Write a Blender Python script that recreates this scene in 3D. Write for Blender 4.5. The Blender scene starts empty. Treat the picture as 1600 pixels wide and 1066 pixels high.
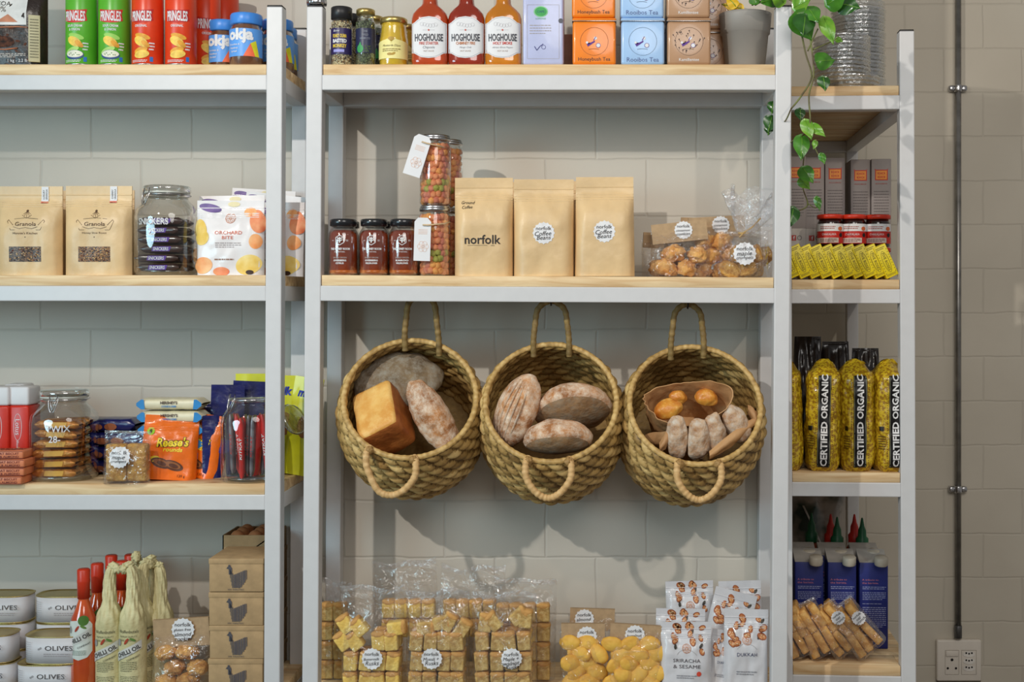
import bpy, bmesh, math, random
from mathutils import Vector, Matrix, noise as mn
C = bpy.context.scene.collection
ZO = 1.5            # eye height above the floor
K = .0016           # metres per photo pixel on the shelf fronts
PI = math.pi
R = math.radians

# ---------------------------------------------------------------- camera
cd = bpy.data.cameras.new('camera'); cam = bpy.data.objects.new('camera', cd); C.objects.link(cam)
cam.location = (0, -3, ZO); cam.rotation_euler = (R(90), 0, 0)
cd.sensor_width = 36; cd.lens = 1875/1600*36; cd.shift_x = -135/1600; cd.shift_y = -63/1600
cd.clip_start = .05
bpy.context.scene.camera = cam
# ---------------------------------------------------------------- light
vs = bpy.context.scene.view_settings
vs.view_transform = 'Standard'; vs.look = 'None'; vs.gamma = 1; vs.use_curve_mapping = False; vs.exposure = -0.13
w = bpy.data.worlds.new('world'); bpy.context.scene.world = w; w.use_nodes = True
w.node_tree.nodes['Background'].inputs[0].default_value = (1, .97, .94, 1)
w.node_tree.nodes['Background'].inputs[1].default_value = .25
def lamp(name, typ, loc, target, power, size, col, **kw):
    d = bpy.data.lights.new(name, typ); o = bpy.data.objects.new(name, d); C.objects.link(o)
    o.location = loc; o.rotation_euler = (Vector(target)-Vector(loc)).to_track_quat('-Z', 'Y').to_euler()
    d.energy = power; d.color = col
    if typ == 'AREA': d.shape = 'DISK'; d.size = size
    else: d.shadow_soft_size = size
    for k, v in kw.items(): setattr(d, k, v)
    return o
lamp('ceiling_spot', 'SPOT', (-1.75, -2.4, ZO+1.42), (.35, .2, ZO-.15), 205, .028, (1, .94, .86), spot_size=R(86), spot_blend=1.0)
lamp('ceiling_spot', 'SPOT', (1.5, -1.9, ZO+1.3), (1.2, .9, ZO-.1), 40, .03, (1, .91, .78), spot_size=R(80), spot_blend=.7)
lamp('shop_window', 'AREA', (-3.2, -3.0, ZO+.3), (-.9, 0, ZO-.1), 56, 1.5, (.55, .86, 1))
lamp('fill_light', 'AREA', (.4, -3.2, ZO+1.5), (.1, 0, ZO+.1), 40, 1.6, (1, .97, .93))  # added fill lamp that softens the shadows, not a known fitting

# ---------------------------------------------------------------- materials
def lin(c):
    r = []
    for v in c[:3]:
        v /= 255
        r.append(v/12.92 if v <= .04045 else ((v+.055)/1.055)**2.4)
    return tuple(r)+(1,)
MC = {}
def nd(nt, t, x=0, **kw):
    n = nt.nodes.new(t)
    for k, v in kw.items(): setattr(n, k, v)
    return n
def mat(rgb, rough=.5, metal=0, var=.06, scale=30, coat=0, bump=0, bscale=60, rgb2=None, trans=0, ior=1.45, detail=3, stretch=None, sheen=0, alpha=1, thr=None, spec=.5):
    key = repr((rgb, rough, metal, var, scale, coat, bump, bscale, rgb2, trans, ior, detail, stretch, alpha, thr, spec))
    if key in MC: return MC[key]
    m = bpy.data.materials.new('m'); m.use_nodes = True; nt = m.node_tree; L = nt.links.new
    b = nt.nodes['Principled BSDF']
    tc = nd(nt, 'ShaderNodeTexCoord'); mp = nd(nt, 'ShaderNodeMapping'); L(tc.outputs['Object'], mp.inputs[0])
    if stretch: mp.inputs['Scale'].default_value = stretch
    n = nd(nt, 'ShaderNodeTexNoise'); n.inputs['Scale'].default_value = scale; n.inputs['Detail'].default_value = detail
    L(mp.outputs[0], n.inputs['Vector'])
    a = lin(rgb)
    if rgb2: c = lin(rgb2)
    else: c = tuple(v*(1-var*2.5) for v in a[:3])+(1,); a = tuple(min(.95, v*(1+var)) for v in a[:3])+(1,)
    r = nd(nt, 'ShaderNodeValToRGB'); r.color_ramp.elements[0].color = c; r.color_ramp.elements[1].color = a
    lo, hi = thr or (.35, .65)
    r.color_ramp.elements[0].position = lo; r.color_ramp.elements[1].position = hi
    L(n.outputs['Fac'], r.inputs[0]); L(r.outputs[0], b.inputs['Base Color'])
    b.inputs['Roughness'].default_value = rough; b.inputs['Metallic'].default_value = metal
    b.inputs['Coat Weight'].default_value = coat; b.inputs['Coat Roughness'].default_value = .08
    b.inputs['Specular IOR Level'].default_value = spec
    b.inputs['Transmission Weight'].default_value = trans; b.inputs['IOR'].default_value = ior; b.inputs['Alpha'].default_value = alpha
    if bump:
        n2 = nd(nt, 'ShaderNodeTexNoise'); n2.inputs['Scale'].default_value = bscale; n2.inputs['Detail'].default_value = 4
        L(mp.outputs[0], n2.inputs['Vector'])
        bp = nd(nt, 'ShaderNodeBump'); bp.inputs['Strength'].default_value = bump; bp.inputs['Distance'].default_value = .01
        L(n2.outputs['Fac'], bp.inputs['Height']); L(bp.outputs[0], b.inputs['Normal'])
    MC[key] = m
    return m
def film(name, base=.06, edge=.55, tint=(1, 1, 1), wr=.0, ws=25, rough=.06, milky=0.0):
    """thin clear plastic or glass: mostly transparent, reflecting more at grazing angles"""
    if name in MC: return MC[name]
    m = bpy.data.materials.new(name); m.use_nodes = True; nt = m.node_tree; L = nt.links.new
    nt.nodes.remove(nt.nodes['Principled BSDF']); out = nt.nodes['Material Output']
    t = nd(nt, 'ShaderNodeBsdfTransparent'); t.inputs[0].default_value = tint+(1,)
    g = nd(nt, 'ShaderNodeBsdfGlossy'); g.inputs['Roughness'].default_value = rough; g.inputs[0].default_value = (1, 1, 1, 1)
    lw = nd(nt, 'ShaderNodeLayerWeight'); lw.inputs[0].default_value = .35
    mr = nd(nt, 'ShaderNodeMapRange'); mr.inputs[3].default_value = base; mr.inputs[4].default_value = edge
    L(lw.outputs['Facing'], mr.inputs[0])
    mx = nd(nt, 'ShaderNodeMixShader'); L(mr.outputs[0], mx.inputs[0]); L(t.outputs[0], mx.inputs[1]); L(g.outputs[0], mx.inputs[2])
    last = mx
    if milky:
        df = nd(nt, 'ShaderNodeBsdfDiffuse'); df.inputs[0].default_value = (.9, .9, .92, 1)
        m2 = nd(nt, 'ShaderNodeMixShader'); m2.inputs[0].default_value = milky
        L(mx.outputs[0], m2.inputs[1]); L(df.outputs[0], m2.inputs[2]); last = m2
    if wr:
        tc = nd(nt, 'ShaderNodeTexCoord'); n = nd(nt, 'ShaderNodeTexNoise'); n.inputs['Scale'].default_value = ws; n.inputs['Detail'].default_value = 3; n.inputs['Distortion'].default_value = 1.2
        L(tc.outputs['Object'], n.inputs['Vector'])
        bp = nd(nt, 'ShaderNodeBump'); bp.inputs['Strength'].default_value = wr; bp.inputs['Distance'].default_value = .02
        L(n.outputs['Fac'], bp.inputs['Height']); L(bp.outputs[0], g.inputs['Normal']); L(bp.outputs[0], lw.inputs['Normal'])
    L(last.outputs[0], out.inputs[0])
    MC[name] = m
    return m
def attr_mat(key, ca, cb, rough=.7, bump=.4, bscale=120, attr='tone', stretch=None, cc=None):
    """colour chosen per strand or lump from a face-wise tone attribute, with fine fibre noise"""
    if key in MC: return MC[key]
    m = bpy.data.materials.new(key); m.use_nodes = True; nt = m.node_tree; L = nt.links.new; b = nt.nodes['Principled BSDF']
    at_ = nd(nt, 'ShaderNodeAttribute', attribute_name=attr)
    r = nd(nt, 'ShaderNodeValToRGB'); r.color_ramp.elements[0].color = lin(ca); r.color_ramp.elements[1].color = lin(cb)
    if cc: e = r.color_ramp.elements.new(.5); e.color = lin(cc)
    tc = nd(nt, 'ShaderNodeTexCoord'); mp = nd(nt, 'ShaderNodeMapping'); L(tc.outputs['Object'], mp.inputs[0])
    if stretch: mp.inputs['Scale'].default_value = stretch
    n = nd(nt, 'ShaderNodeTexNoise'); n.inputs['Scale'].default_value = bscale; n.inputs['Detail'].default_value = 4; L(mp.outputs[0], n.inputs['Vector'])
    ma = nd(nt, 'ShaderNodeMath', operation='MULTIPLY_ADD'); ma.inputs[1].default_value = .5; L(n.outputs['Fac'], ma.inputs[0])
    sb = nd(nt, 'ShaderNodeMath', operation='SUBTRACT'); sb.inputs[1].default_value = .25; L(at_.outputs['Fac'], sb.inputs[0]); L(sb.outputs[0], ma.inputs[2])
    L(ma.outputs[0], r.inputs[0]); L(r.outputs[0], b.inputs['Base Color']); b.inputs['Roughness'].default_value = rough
    bp = nd(nt, 'ShaderNodeBump'); bp.inputs['Strength'].default_value = bump; bp.inputs['Distance'].default_value = .004
    L(n.outputs['Fac'], bp.inputs['Height']); L(bp.outputs[0], b.inputs['Normal'])
    MC[key] = m
    return m

# ---------------------------------------------------------------- objects
def at(px, py, Y=0.0):
    s = (3+Y)/1875
    return Vector(((px-935)*s, Y, ZO+(470-py)*s))
def ax(px, Y=0.0): return (px-935)*(3+Y)/1875
def az(py, Y=0.0): return ZO+(470-py)*(3+Y)/1875
def thing(name, label, cat, loc=(0, 0, 0), rz=0, group=None, rx=0, ry=0):
    o = bpy.data.objects.new(name, None); C.objects.link(o); o.empty_display_size = .05
    o.location = loc; o.rotation_euler = (rx, ry, rz); tag(o, label, cat, group)
    return o
def tag(o, label, cat, group=None):
    o['label'] = label; o['category'] = cat
    if group: o['group'] = group
    return o
def dup(root, loc, rz=None, label=None, group=None, rot=None, scale=None):
    kids = [c for c in root.children]
    r = root.copy(); C.objects.link(r); r.location = loc
    if rz is not None: r.rotation_euler = (0, 0, rz)
    if rot is not None: r.rotation_euler = rot
    if scale is not None: r.scale = (scale,)*3 if not hasattr(scale, '__len__') else scale
    if label: r['label'] = label
    if group: r['group'] = group
    for ch in kids:
        c = ch.copy(); C.objects.link(c); c.parent = r
        for g in ch.children:
            d = g.copy(); C.objects.link(d); d.parent = c
    return r
TX = {}
def textgeo(s, bold, shear):
    k = (s, bold, shear)
    if k not in TX:
        cu = bpy.data.curves.new('t', 'FONT'); cu.body = s; cu.resolution_u = 2; cu.offset = bold; cu.shear = shear; cu.fill_mode = 'FRONT'
        o = bpy.data.objects.new('t', cu); me = bpy.data.meshes.new_from_object(o)
        v = [(a.co.x, a.co.y) for a in me.vertices]; f = [tuple(p.vertices) for p in me.polygons]
        bpy.data.objects.remove(o); bpy.data.curves.remove(cu); bpy.data.meshes.remove(me)
        xs = [a[0] for a in v] or [0, 1]; ys = [a[1] for a in v] or [0, 1]
        x0, x1, y0, y1 = min(xs), max(xs), min(ys), max(ys)
        TX[k] = ([(a[0]-(x0+x1)/2, a[1]-(y0+y1)/2) for a in v], f, x1-x0, y1-y0)
    return TX[k]
def flat(y=0.0): return lambda x, z, h: (x, y-h, z)
def cyl(r): return lambda x, z, h: ((r+h)*math.sin(x/r), -(r+h)*math.cos(x/r), z)
class MB:
    def __init__(s): s.v, s.f, s.mi, s.sm, s.mats, s.tone = [], [], [], [], [], []
    def idx(s, m):
        if m not in s.mats: s.mats.append(m)
        return s.mats.index(m)
    def add(s, vs, fs, m, smooth=False, T=None, tone=.5):
        b = len(s.v); i = s.idx(m)
        if T is not None: vs = [T @ Vector(p) for p in vs]
        s.v += [tuple(p) for p in vs]
        for f in fs: s.f.append(tuple(b+a for a in f)); s.mi.append(i); s.sm.append(smooth); s.tone.append(tone)
        return s
    def build(s, name, parent=None, tone=False, loc=None):
        me = bpy.data.meshes.new(name); me.from_pydata(s.v, [], s.f); me.update()
        for m in s.mats: me.materials.append(m)
        me.polygons.foreach_set('material_index', s.mi); me.polygons.foreach_set('use_smooth', s.sm)
        if tone:
            a = me.attributes.new('tone', 'FLOAT', 'FACE'); a.data.foreach_set('value', s.tone)
        o = bpy.data.objects.new(name, me); C.objects.link(o)
        if parent: o.parent = parent
        if loc: o.location = loc
        return o
    def box(s, x0, x1, y0, y1, z0, z1, m, bev=0, T=None, seg=2):
        bm = bmesh.new(); bmesh.ops.create_cube(bm, size=1)
        for v in bm.verts: v.co = Vector(((x0+x1)/2+v.co.x*(x1-x0), (y0+y1)/2+v.co.y*(y1-y0), (z0+z1)/2+v.co.z*(z1-z0)))
        if bev: bmesh.ops.bevel(bm, geom=bm.edges[:], offset=bev, segments=seg, profile=.5, affect='EDGES')
        bm.verts.index_update()
        s.add([v.co.copy() for v in bm.verts], [[v.index for v in f.verts] for f in bm.faces], m, bool(bev), T); bm.free()
        return s
    def beam(s, a, b, wx, wy, m, axis='z', bev=.003):
        """square tube from a to b; cross-section wx by wy in the two other axes, centred on the line"""
        bm = bmesh.new(); bmesh.ops.create_cube(bm, size=1)
        a, b = Vector(a), Vector(b)
        k = {'x': 0, 'y': 1, 'z': 2}[axis]
        o = [i for i in range(3) if i != k]
        for v in bm.verts:
            t = v.co[k]+.5; p = a.lerp(b, t)
            p[o[0]] += v.co[o[0]]*wx; p[o[1]] += v.co[o[1]]*wy; v.co = p
        if bev: bmesh.ops.bevel(bm, geom=bm.edges[:], offset=bev, segments=2, profile=.5, affect='EDGES')
        bm.verts.index_update()
        s.add([v.co.copy() for v in bm.verts], [[v.index for v in f.verts] for f in bm.faces], m, False); bm.free()
        return s
    def lathe(s, prof, m, n=32, T=None, cap=True, smooth=True, fn=None):
        vs, fs = [], []
        for (r, z) in prof:
            for i in range(n):
                a = 2*PI*i/n; rr = r*(fn(a, z) if fn else 1); vs.append((rr*math.cos(a), rr*math.sin(a), z))
        for j in range(len(prof)-1):
            for i in range(n):
                k = (i+1) % n; fs.append((j*n+i, j*n+k, (j+1)*n+k, (j+1)*n+i))
        if cap:
            if prof[0][0] > 1e-6: fs.append(tuple(range(n))[::-1])
            if prof[-1][0] > 1e-6: fs.append(tuple((len(prof)-1)*n+i for i in range(n)))
        return s.add(vs, fs, m, smooth, T)
    def grid(s, fn, nu, nv, m, cu=False, smooth=True, T=None, tonef=None):
        vs = [fn(i/nu, j/nv) for j in range(nv+1) for i in range(nu if cu else nu+1)]; W = nu if cu else nu+1
        fs = []; tn = []
        for j in range(nv):
            for i in range(nu):
                k = (i+1) % W if cu else i+1
                fs.append((j*W+i, j*W+k, (j+1)*W+k, (j+1)*W+i))
                if tonef: tn.append(tonef((i+.5)/nu, (j+.5)/nv))
        s.add(vs, fs, m, smooth, T)
        if tonef: s.tone[-len(fs):] = tn
        return s
    def tube(s, pts, r, m, n=8, closed=False, rf=None, T=None, tonef=None, ell=1):
        pts = [Vector(p) for p in pts]; N = len(pts); vs, fs, tn = [], [], []
        up = Vector((0, 0, 1)); prev = None
        for i, p in enumerate(pts):
            a = pts[(i-1) % N] if closed or i else pts[0]; b = pts[(i+1) % N] if closed or i < N-1 else pts[-1]
            t = (b-a).normalized()
            if prev is None: x = t.orthogonal().normalized()
            else: x = (prev-t*prev.dot(t)).normalized()
            prev = x; y = t.cross(x); rr = rf(i/(N-1)) if rf else r
            for k in range(n):
                c = 2*PI*k/n; vs.append(p+x*(rr*math.cos(c))+y*(rr*ell*math.sin(c)))
        M = N if closed else N-1
        for i in range(M):
            for k in range(n):
                l = (k+1) % n; j = (i+1) % N
                fs.append((i*n+k, i*n+l, j*n+l, j*n+k)); tn.append(tonef(i/N) if tonef else .5)
        if not closed: fs += [tuple(range(n))[::-1], tuple((N-1)*n+k for k in range(n))]; tn += [.5, .5]
        s.add(vs, fs, m, True, T); s.tone[-len(fs):] = tn
        return s
    def blob(s, cx, cy, cz, rx, ry, rz, m, nu=16, nv=10, amp=.0, fr=3, seed=0, p=2, T=None, tone=.5):
        """lumpy ellipsoid; p above 2 squares it"""
        q = 2/p; sg = lambda a: math.copysign(abs(a)**q, a)
        def fn(u, v):
            a, b = u*2*PI, (v-.5)*PI
            x, y, z = sg(math.cos(a))*sg(math.cos(b)), sg(math.sin(a))*sg(math.cos(b)), sg(math.sin(b))
            k = 1+(amp*mn.noise(Vector((x*fr+seed, y*fr+seed*2, z*fr))) if amp else 0)
            return (cx+x*rx*k, cy+y*ry*k, cz+z*rz*k)
        vs = [fn(0, 0)]+[fn(i/nu, j/nv) for j in range(1, nv) for i in range(nu)]+[fn(0, 1)]
        fs = [(0, 1+(i+1) % nu, 1+i) for i in range(nu)]
        for j in range(nv-2):
            for i in range(nu):
                k = (i+1) % nu; fs.append((1+j*nu+i, 1+j*nu+k, 1+(j+1)*nu+k, 1+(j+1)*nu+i))
        e = len(vs)-1; o = 1+(nv-2)*nu
        fs += [(o+i, o+(i+1) % nu, e) for i in range(nu)]
        return s.add(vs, fs, m, True, T, tone)
    # flat marks laid on a surface map M(x, z, h)
    def rect(s, M, x0, z0, x1, z1, m, h=.0005, nx=6, nz=2):
        return s.grid(lambda u, v: M(x0+(x1-x0)*u, z0+(z1-z0)*v, h), nx, nz, m)
    def disc(s, M, cx, cz, rx, m, rz=None, h=.0006, n=28, sc=0, scn=16, rot=0, rings=2):
        rz = rz or rx; vs = [M(cx, cz, h)]; fs = []
        if sc: n = scn*6
        for k in range(1, rings+1):
            for i in range(n):
                a = 2*PI*i/n; q = k/rings*(1-sc*abs(math.sin(a*scn/2))**.8 if sc else 1) if k == rings else k/rings*(1-sc)
                x, z = rx*q*math.cos(a), rz*q*math.sin(a)
                vs.append(M(cx+x*math.cos(rot)-z*math.sin(rot), cz+x*math.sin(rot)+z*math.cos(rot), h))
        fs += [(0, 1+i, 1+(i+1) % n) for i in range(n)]
        for k in range(rings-1):
            for i in range(n):
                j = (i+1) % n; fs.append((1+k*n+i, 1+k*n+n+i, 1+k*n+n+j, 1+k*n+j))
        return s.add(vs, fs, m, True)
    def ring(s, M, cx, cz, r, wd, m, h=.0007, n=32, rz=None, a0=0, a1=2*PI):
        rz = rz or r
        return s.grid(lambda u, v: M(cx+(r+wd*(v-.5))*math.cos(a0+(a1-a0)*u), cz+(rz+wd*(v-.5))*math.sin(a0+(a1-a0)*u), h), n, 1, m)
    def poly(s, M, pts, m, h=.0006, step=.007):
        bm = bmesh.new(); vs = [bm.verts.new((x, z, 0)) for x, z in pts]; bm.faces.new(vs)
        bmesh.ops.triangulate(bm, faces=bm.faces[:])
        for ax_ in (0, 1):
            lo, hi = min(p[ax_] for p in pts), max(p[ax_] for p in pts); c = lo+step
            while c < hi-1e-4:
                n = (1, 0, 0) if ax_ == 0 else (0, 1, 0)
                bmesh.ops.bisect_plane(bm, geom=bm.verts[:]+bm.edges[:]+bm.faces[:], plane_co=(c, 0, 0) if ax_ == 0 else (0, c, 0), plane_no=n); c += step
        bm.verts.index_update()
        s.add([M(v.co.x, v.co.y, h) for v in bm.verts], [[v.index for v in f.verts] for f in bm.faces], m, True); bm.free()
        return s
    def line(s, M, pts, wd, m, h=.0007):
        for (a, b), (c, d) in zip(pts, pts[1:]):
            L = math.hypot(c-a, d-b) or 1; nx, nz = -(d-b)/L*wd/2, (c-a)/L*wd/2
            s.add([M(a+nx, b+nz, h), M(a-nx, b-nz, h), M(c-nx, d-nz, h), M(c+nx, d+nz, h)], [(0, 1, 2, 3)], m)
        return s
    def text(s, M, t, cx, cz, w, m, hgt=None, h=.0009, bold=0, shear=0, rot=0, arch=0):
        v, f, tw, th = textgeo(t, bold, shear)
        sx = w/tw if w else hgt/th; sy = hgt/th if hgt else sx
        cr, sr = math.cos(rot), math.sin(rot); o = []
        for x, y in v:
            x, y = x*sx, y*sy
            if arch: y += arch*(1-(2*x/w)**2)
            o.append(M(cx+x*cr-y*sr, cz+x*sr+y*cr, h))
        return s.add(o, f, m)
    def greek(s, M, x0, z0, x1, z1, n, m, h=.0008, seed=1, fill=.45):
        rnd = random.Random(seed); dz = (z1-z0)/n
        for i in range(n):
            x = x0
            e = x1-(rnd.random()*.3*(x1-x0) if i == n-1 else 0)
            while x < e:
                l = rnd.uniform(.05, .16)*(x1-x0); xx = min(x+l, e)
                z = z1-dz*(i+.5)
                s.add([M(a, b, h) for a, b in ((x, z-dz*fill/2), (xx, z-dz*fill/2), (xx, z+dz*fill/2), (x, z+dz*fill/2))], [(0, 1, 2, 3)], m)
                x = xx+.025*(x1-x0)
        return s

# common materials
WHITE_PAINT = mat((208, 208, 209), rough=.38, var=.01)
CAP = mat((22, 20, 20), rough=.5)
PAPER = mat((226, 226, 228), rough=.6, var=.01)
INK = mat((28, 26, 28), rough=.6)
WINK = mat((232, 232, 232), rough=.5, var=.01)
KRAFT = mat((222, 190, 142), rough=.4, var=.05, scale=12, bump=.45, bscale=13, spec=.55)
CARD = mat((176, 147, 112), rough=.8, var=.05, scale=60)
GLASS = film('clear_glass', .045, .7, (.95, .97, .96), rough=.02)
CELLO = film('cellophane', .035, .5, (.985, .985, .985), wr=1.0, ws=20, rough=.05, milky=.012)
CELLO_T = film('cellophane_top', .14, .65, (.95, .95, .96), wr=1.0, ws=40, rough=.08, milky=.07)
METAL = mat((190, 190, 192), rough=.25, metal=1, var=.02)
GOLD = mat((200, 176, 110), rough=.3, metal=.9, var=.03)
# ---------------------------------------------------------------- the room
def brick_mat(key, c1, c2, off, hrow=.157, lrow=.279):
    m = bpy.data.materials.new(key); m.use_nodes = True; nt = m.node_tree; L = nt.links.new; b = nt.nodes['Principled BSDF']
    tc = nd(nt, 'ShaderNodeTexCoord'); sp = nd(nt, 'ShaderNodeSeparateXYZ'); cb = nd(nt, 'ShaderNodeCombineXYZ')
    L(tc.outputs['Object'], sp.inputs[0]); L(sp.outputs[0], cb.inputs[0]); L(sp.outputs[2], cb.inputs[1])
    mp = nd(nt, 'ShaderNodeMapping'); mp.inputs['Location'].default_value = (off[0], off[1], 0); L(cb.outputs[0], mp.inputs[0])
    # slight waviness so that the joints are not ruler straight
    n0 = nd(nt, 'ShaderNodeTexNoise'); n0.inputs['Scale'].default_value = 9; L(mp.outputs[0], n0.inputs['Vector'])
    sc = nd(nt, 'ShaderNodeVectorMath', operation='SCALE'); sc.inputs['Scale'].default_value = .012; L(n0.outputs['Color'], sc.inputs[0])
    ad = nd(nt, 'ShaderNodeVectorMath', operation='ADD'); L(mp.outputs[0], ad.inputs[0]); L(sc.outputs[0], ad.inputs[1])
    br = nd(nt, 'ShaderNodeTexBrick'); br.offset = .5; br.inputs['Scale'].default_value = 1
    br.inputs['Brick Width'].default_value = lrow; br.inputs['Row Height'].default_value = hrow; br.inputs['Mortar Size'].default_value = .005; br.inputs['Mortar Smooth'].default_value = 1
    L(ad.outputs[0], br.inputs['Vector'])
    n1 = nd(nt, 'ShaderNodeTexNoise'); n1.inputs['Scale'].default_value = 2.2; n1.inputs['Detail'].default_value = 5; L(tc.outputs['Object'], n1.inputs['Vector'])
    r = nd(nt, 'ShaderNodeValToRGB'); r.color_ramp.elements[0].color = lin(c2); r.color_ramp.elements[1].color = lin(c1); r.color_ramp.elements[0].position = .3; r.color_ramp.elements[1].position = .7
    L(n1.outputs['Fac'], r.inputs[0])
    mx = nd(nt, 'ShaderNodeMix', data_type='RGBA'); mx.inputs[7].default_value = lin(tuple(v*.84 for v in c2))
    mm = nd(nt, 'ShaderNodeMath', operation='MULTIPLY'); mm.inputs[1].default_value = .22; L(br.outputs['Fac'], mm.inputs[0])
    L(mm.outputs[0], mx.inputs[0]); L(r.outputs[0], mx.inputs[6]); L(mx.outputs[2], b.inputs['Base Color'])
    n2 = nd(nt, 'ShaderNodeTexNoise'); n2.inputs['Scale'].default_value = 14; n2.inputs['Detail'].default_value = 6; L(tc.outputs['Object'], n2.inputs['Vector'])
    m3 = nd(nt, 'ShaderNodeMath', operation='MULTIPLY_ADD'); m3.inputs[1].default_value = -1.0; L(br.outputs['Fac'], m3.inputs[0]); 
    m4 = nd(nt, 'ShaderNodeMath', operation='MULTIPLY'); m4.inputs[1].default_value = .5; L(n2.outputs['Fac'], m4.inputs[0]); L(m4.outputs[0], m3.inputs[2])
    bp = nd(nt, 'ShaderNodeBump'); bp.inputs['Strength'].default_value = .33; bp.inputs['Distance'].default_value = .006
    L(m3.outputs[0], bp.inputs['Height']); L(bp.outputs[0], b.inputs['Normal']); b.inputs['Roughness'].default_value = .62
    return m
bw = brick_mat('painted_brick', (204, 198, 186), (194, 188, 177), (0, -(ZO-.703)))
bw2 = brick_mat('painted_brick_far', (208, 200, 184), (197, 189, 173), (.02, -(ZO-.823)))
WY, RY = .315, 1.27
def struct(name, mb):
    o = mb.build(name); o['kind'] = 'structure'; return o
struct('wall_back', MB().box(-3.2, .462, WY, 1.8, 0, 3.0, bw))
struct('wall_right', MB().box(.462, 3.2, RY, 1.8, 0, 3.0, bw2))
struct('floor', MB().box(-3.2, 3.2, -4.2, 1.6, -.05, 0, mat((130, 122, 112), rough=.5, var=.08, scale=3, bump=.1)))

def wood_mat(seed):
    key = 'pine%d' % seed
    if key in MC: return MC[key]
    m = bpy.data.materials.new(key); m.use_nodes = True; nt = m.node_tree; L = nt.links.new; b = nt.nodes['Principled BSDF']
    tc = nd(nt, 'ShaderNodeTexCoord'); mp = nd(nt, 'ShaderNodeMapping'); mp.inputs['Scale'].default_value = (1.2, 14, 14); mp.inputs['Location'].default_value = (seed*1.7, seed*.3, 0)
    L(tc.outputs['Object'], mp.inputs[0])
    n = nd(nt, 'ShaderNodeTexNoise'); n.inputs['Scale'].default_value = 3.5; n.inputs['Detail'].default_value = 5; n.inputs['Distortion'].default_value = .8; L(mp.outputs[0], n.inputs['Vector'])
    r = nd(nt, 'ShaderNodeValToRGB'); e = r.color_ramp.elements
    e[0].color = lin((196, 152, 98)); e[0].position = .25; e[1].color = lin((238, 212, 168)); e[1].position = .62
    L(n.outputs['Fac'], r.inputs[0])
    mp2 = nd(nt, 'ShaderNodeMapping'); mp2.inputs['Scale'].default_value = (1, 2.6, 2.6); mp2.inputs['Location'].default_value = (seed*3.1, seed, 0); L(tc.outputs['Object'], mp2.inputs[0])
    v = nd(nt, 'ShaderNodeTexVoronoi'); v.inputs['Scale'].default_value = 3.2; L(mp2.outputs[0], v.inputs['Vector'])
    r2 = nd(nt, 'ShaderNodeValToRGB'); r2.color_ramp.elements[0].position = .03; r2.color_ramp.elements[1].position = .10
    r2.color_ramp.elements[0].color = (1, 1, 1, 1); r2.color_ramp.elements[1].color = (0, 0, 0, 1); L(v.outputs['Distance'], r2.inputs[0])
    mx = nd(nt, 'ShaderNodeMix', data_type='RGBA'); mx.inputs[7].default_value = lin((150, 98, 58)); L(r2.outputs[0], mx.inputs[0]); L(r.outputs[0], mx.inputs[6])
    L(mx.outputs[2], b.inputs['Base Color']); b.inputs['Roughness'].default_value = .55
    MC[key] = m
    return m
PW = .040; RH = .0385; BT = .0265; UD = .290   # post width, rail height, board thickness, unit depth
def unit(label, x0, x1, lean, tops, ztop, depth, loc=(0, 0, 0), rz=0, planks=3, wseed=0, nfull=None):
    """steel shelving unit. x0,x1 outer faces at eye height; lean = sideways drift per metre of height; tops = [(z left, z right)] of boards"""
    t = thing('shelving_unit', label, 'shelf', loc, rz)
    fx = lambda x, z: x+lean*(z-ZO)
    for x in (x0+PW/2, x1-PW/2):
        for y in (PW/2, depth-PW/2):
            p = MB().beam((fx(x, .02), y, .01), (fx(x, ztop), y, ztop), PW, PW, WHITE_PAINT).build('post', t)
            MB().box(fx(x, ztop)-PW/2+.001, fx(x, ztop)+PW/2-.001, y-PW/2+.001, y+PW/2-.001, ztop-.002, ztop+.004, CAP, .0015).build('end_cap', p)
            MB().box(fx(x, 0)-PW/2, fx(x, 0)+PW/2, y-PW/2, y+PW/2, 0, .012, CAP, .0015).build('foot', p)
    for li, (za, zb) in enumerate(tops):
        sl = lambda x: za+(zb-za)*(x-x0)/(x1-x0)
        a, b = fx(x0+PW, za)-.001, fx(x1-PW, zb)+.001
        for y in (PW/2, depth-PW/2):
            MB().beam((a, y, sl(a)-BT-RH/2), (b, y, sl(b)-BT-RH/2), PW-.001, RH, WHITE_PAINT, 'x', .0025).build('cross_rail', t)
        for x in (x0+PW/2, x1-PW/2):
            xx = fx(x, za)
            MB().box(xx-PW/2+.0008, xx+PW/2-.0008, PW-.001, depth-PW+.001, sl(x)-BT-RH, sl(x)-BT, WHITE_PAINT, .0015).build('side_rail', t)
        d = (depth-.008)/planks
        for k in range(planks):
            e0, e1 = (a+.002, b-.002) if k in (0, planks-1) else (a-PW+.004, b+PW-.004)
            y0, y1 = .004+d*k, .004+d*(k+1)-.0012
            pb = MB(); T = None
            if k in (0, planks-1) and True:
                # notched around the post: short ends only beside it
                yy0, yy1 = (PW+.002, y1) if k == 0 else (y0, depth-PW-.002)
                pb.box(a-PW+.004, e0, yy0, yy1, -BT, 0, wood_mat(wseed+li*3+k), 0)
                pb.box(e1, b+PW-.004, yy0, yy1, -BT, 0, wood_mat(wseed+li*3+k), 0)
            pb.box(e0, e1, y0, y1, -BT, 0, wood_mat(wseed+li*3+k), .0015, seg=1)
            ang = math.atan2(zb-za, x1-x0)
            o = pb.build('shelf_board', t); o.location = (0, 0, za-x0*math.tan(ang)); o.rotation_euler = (0, -ang, 0)
    return t
LT = [ZO+.592, ZO+.064, ZO-.459, ZO-.984]
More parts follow.
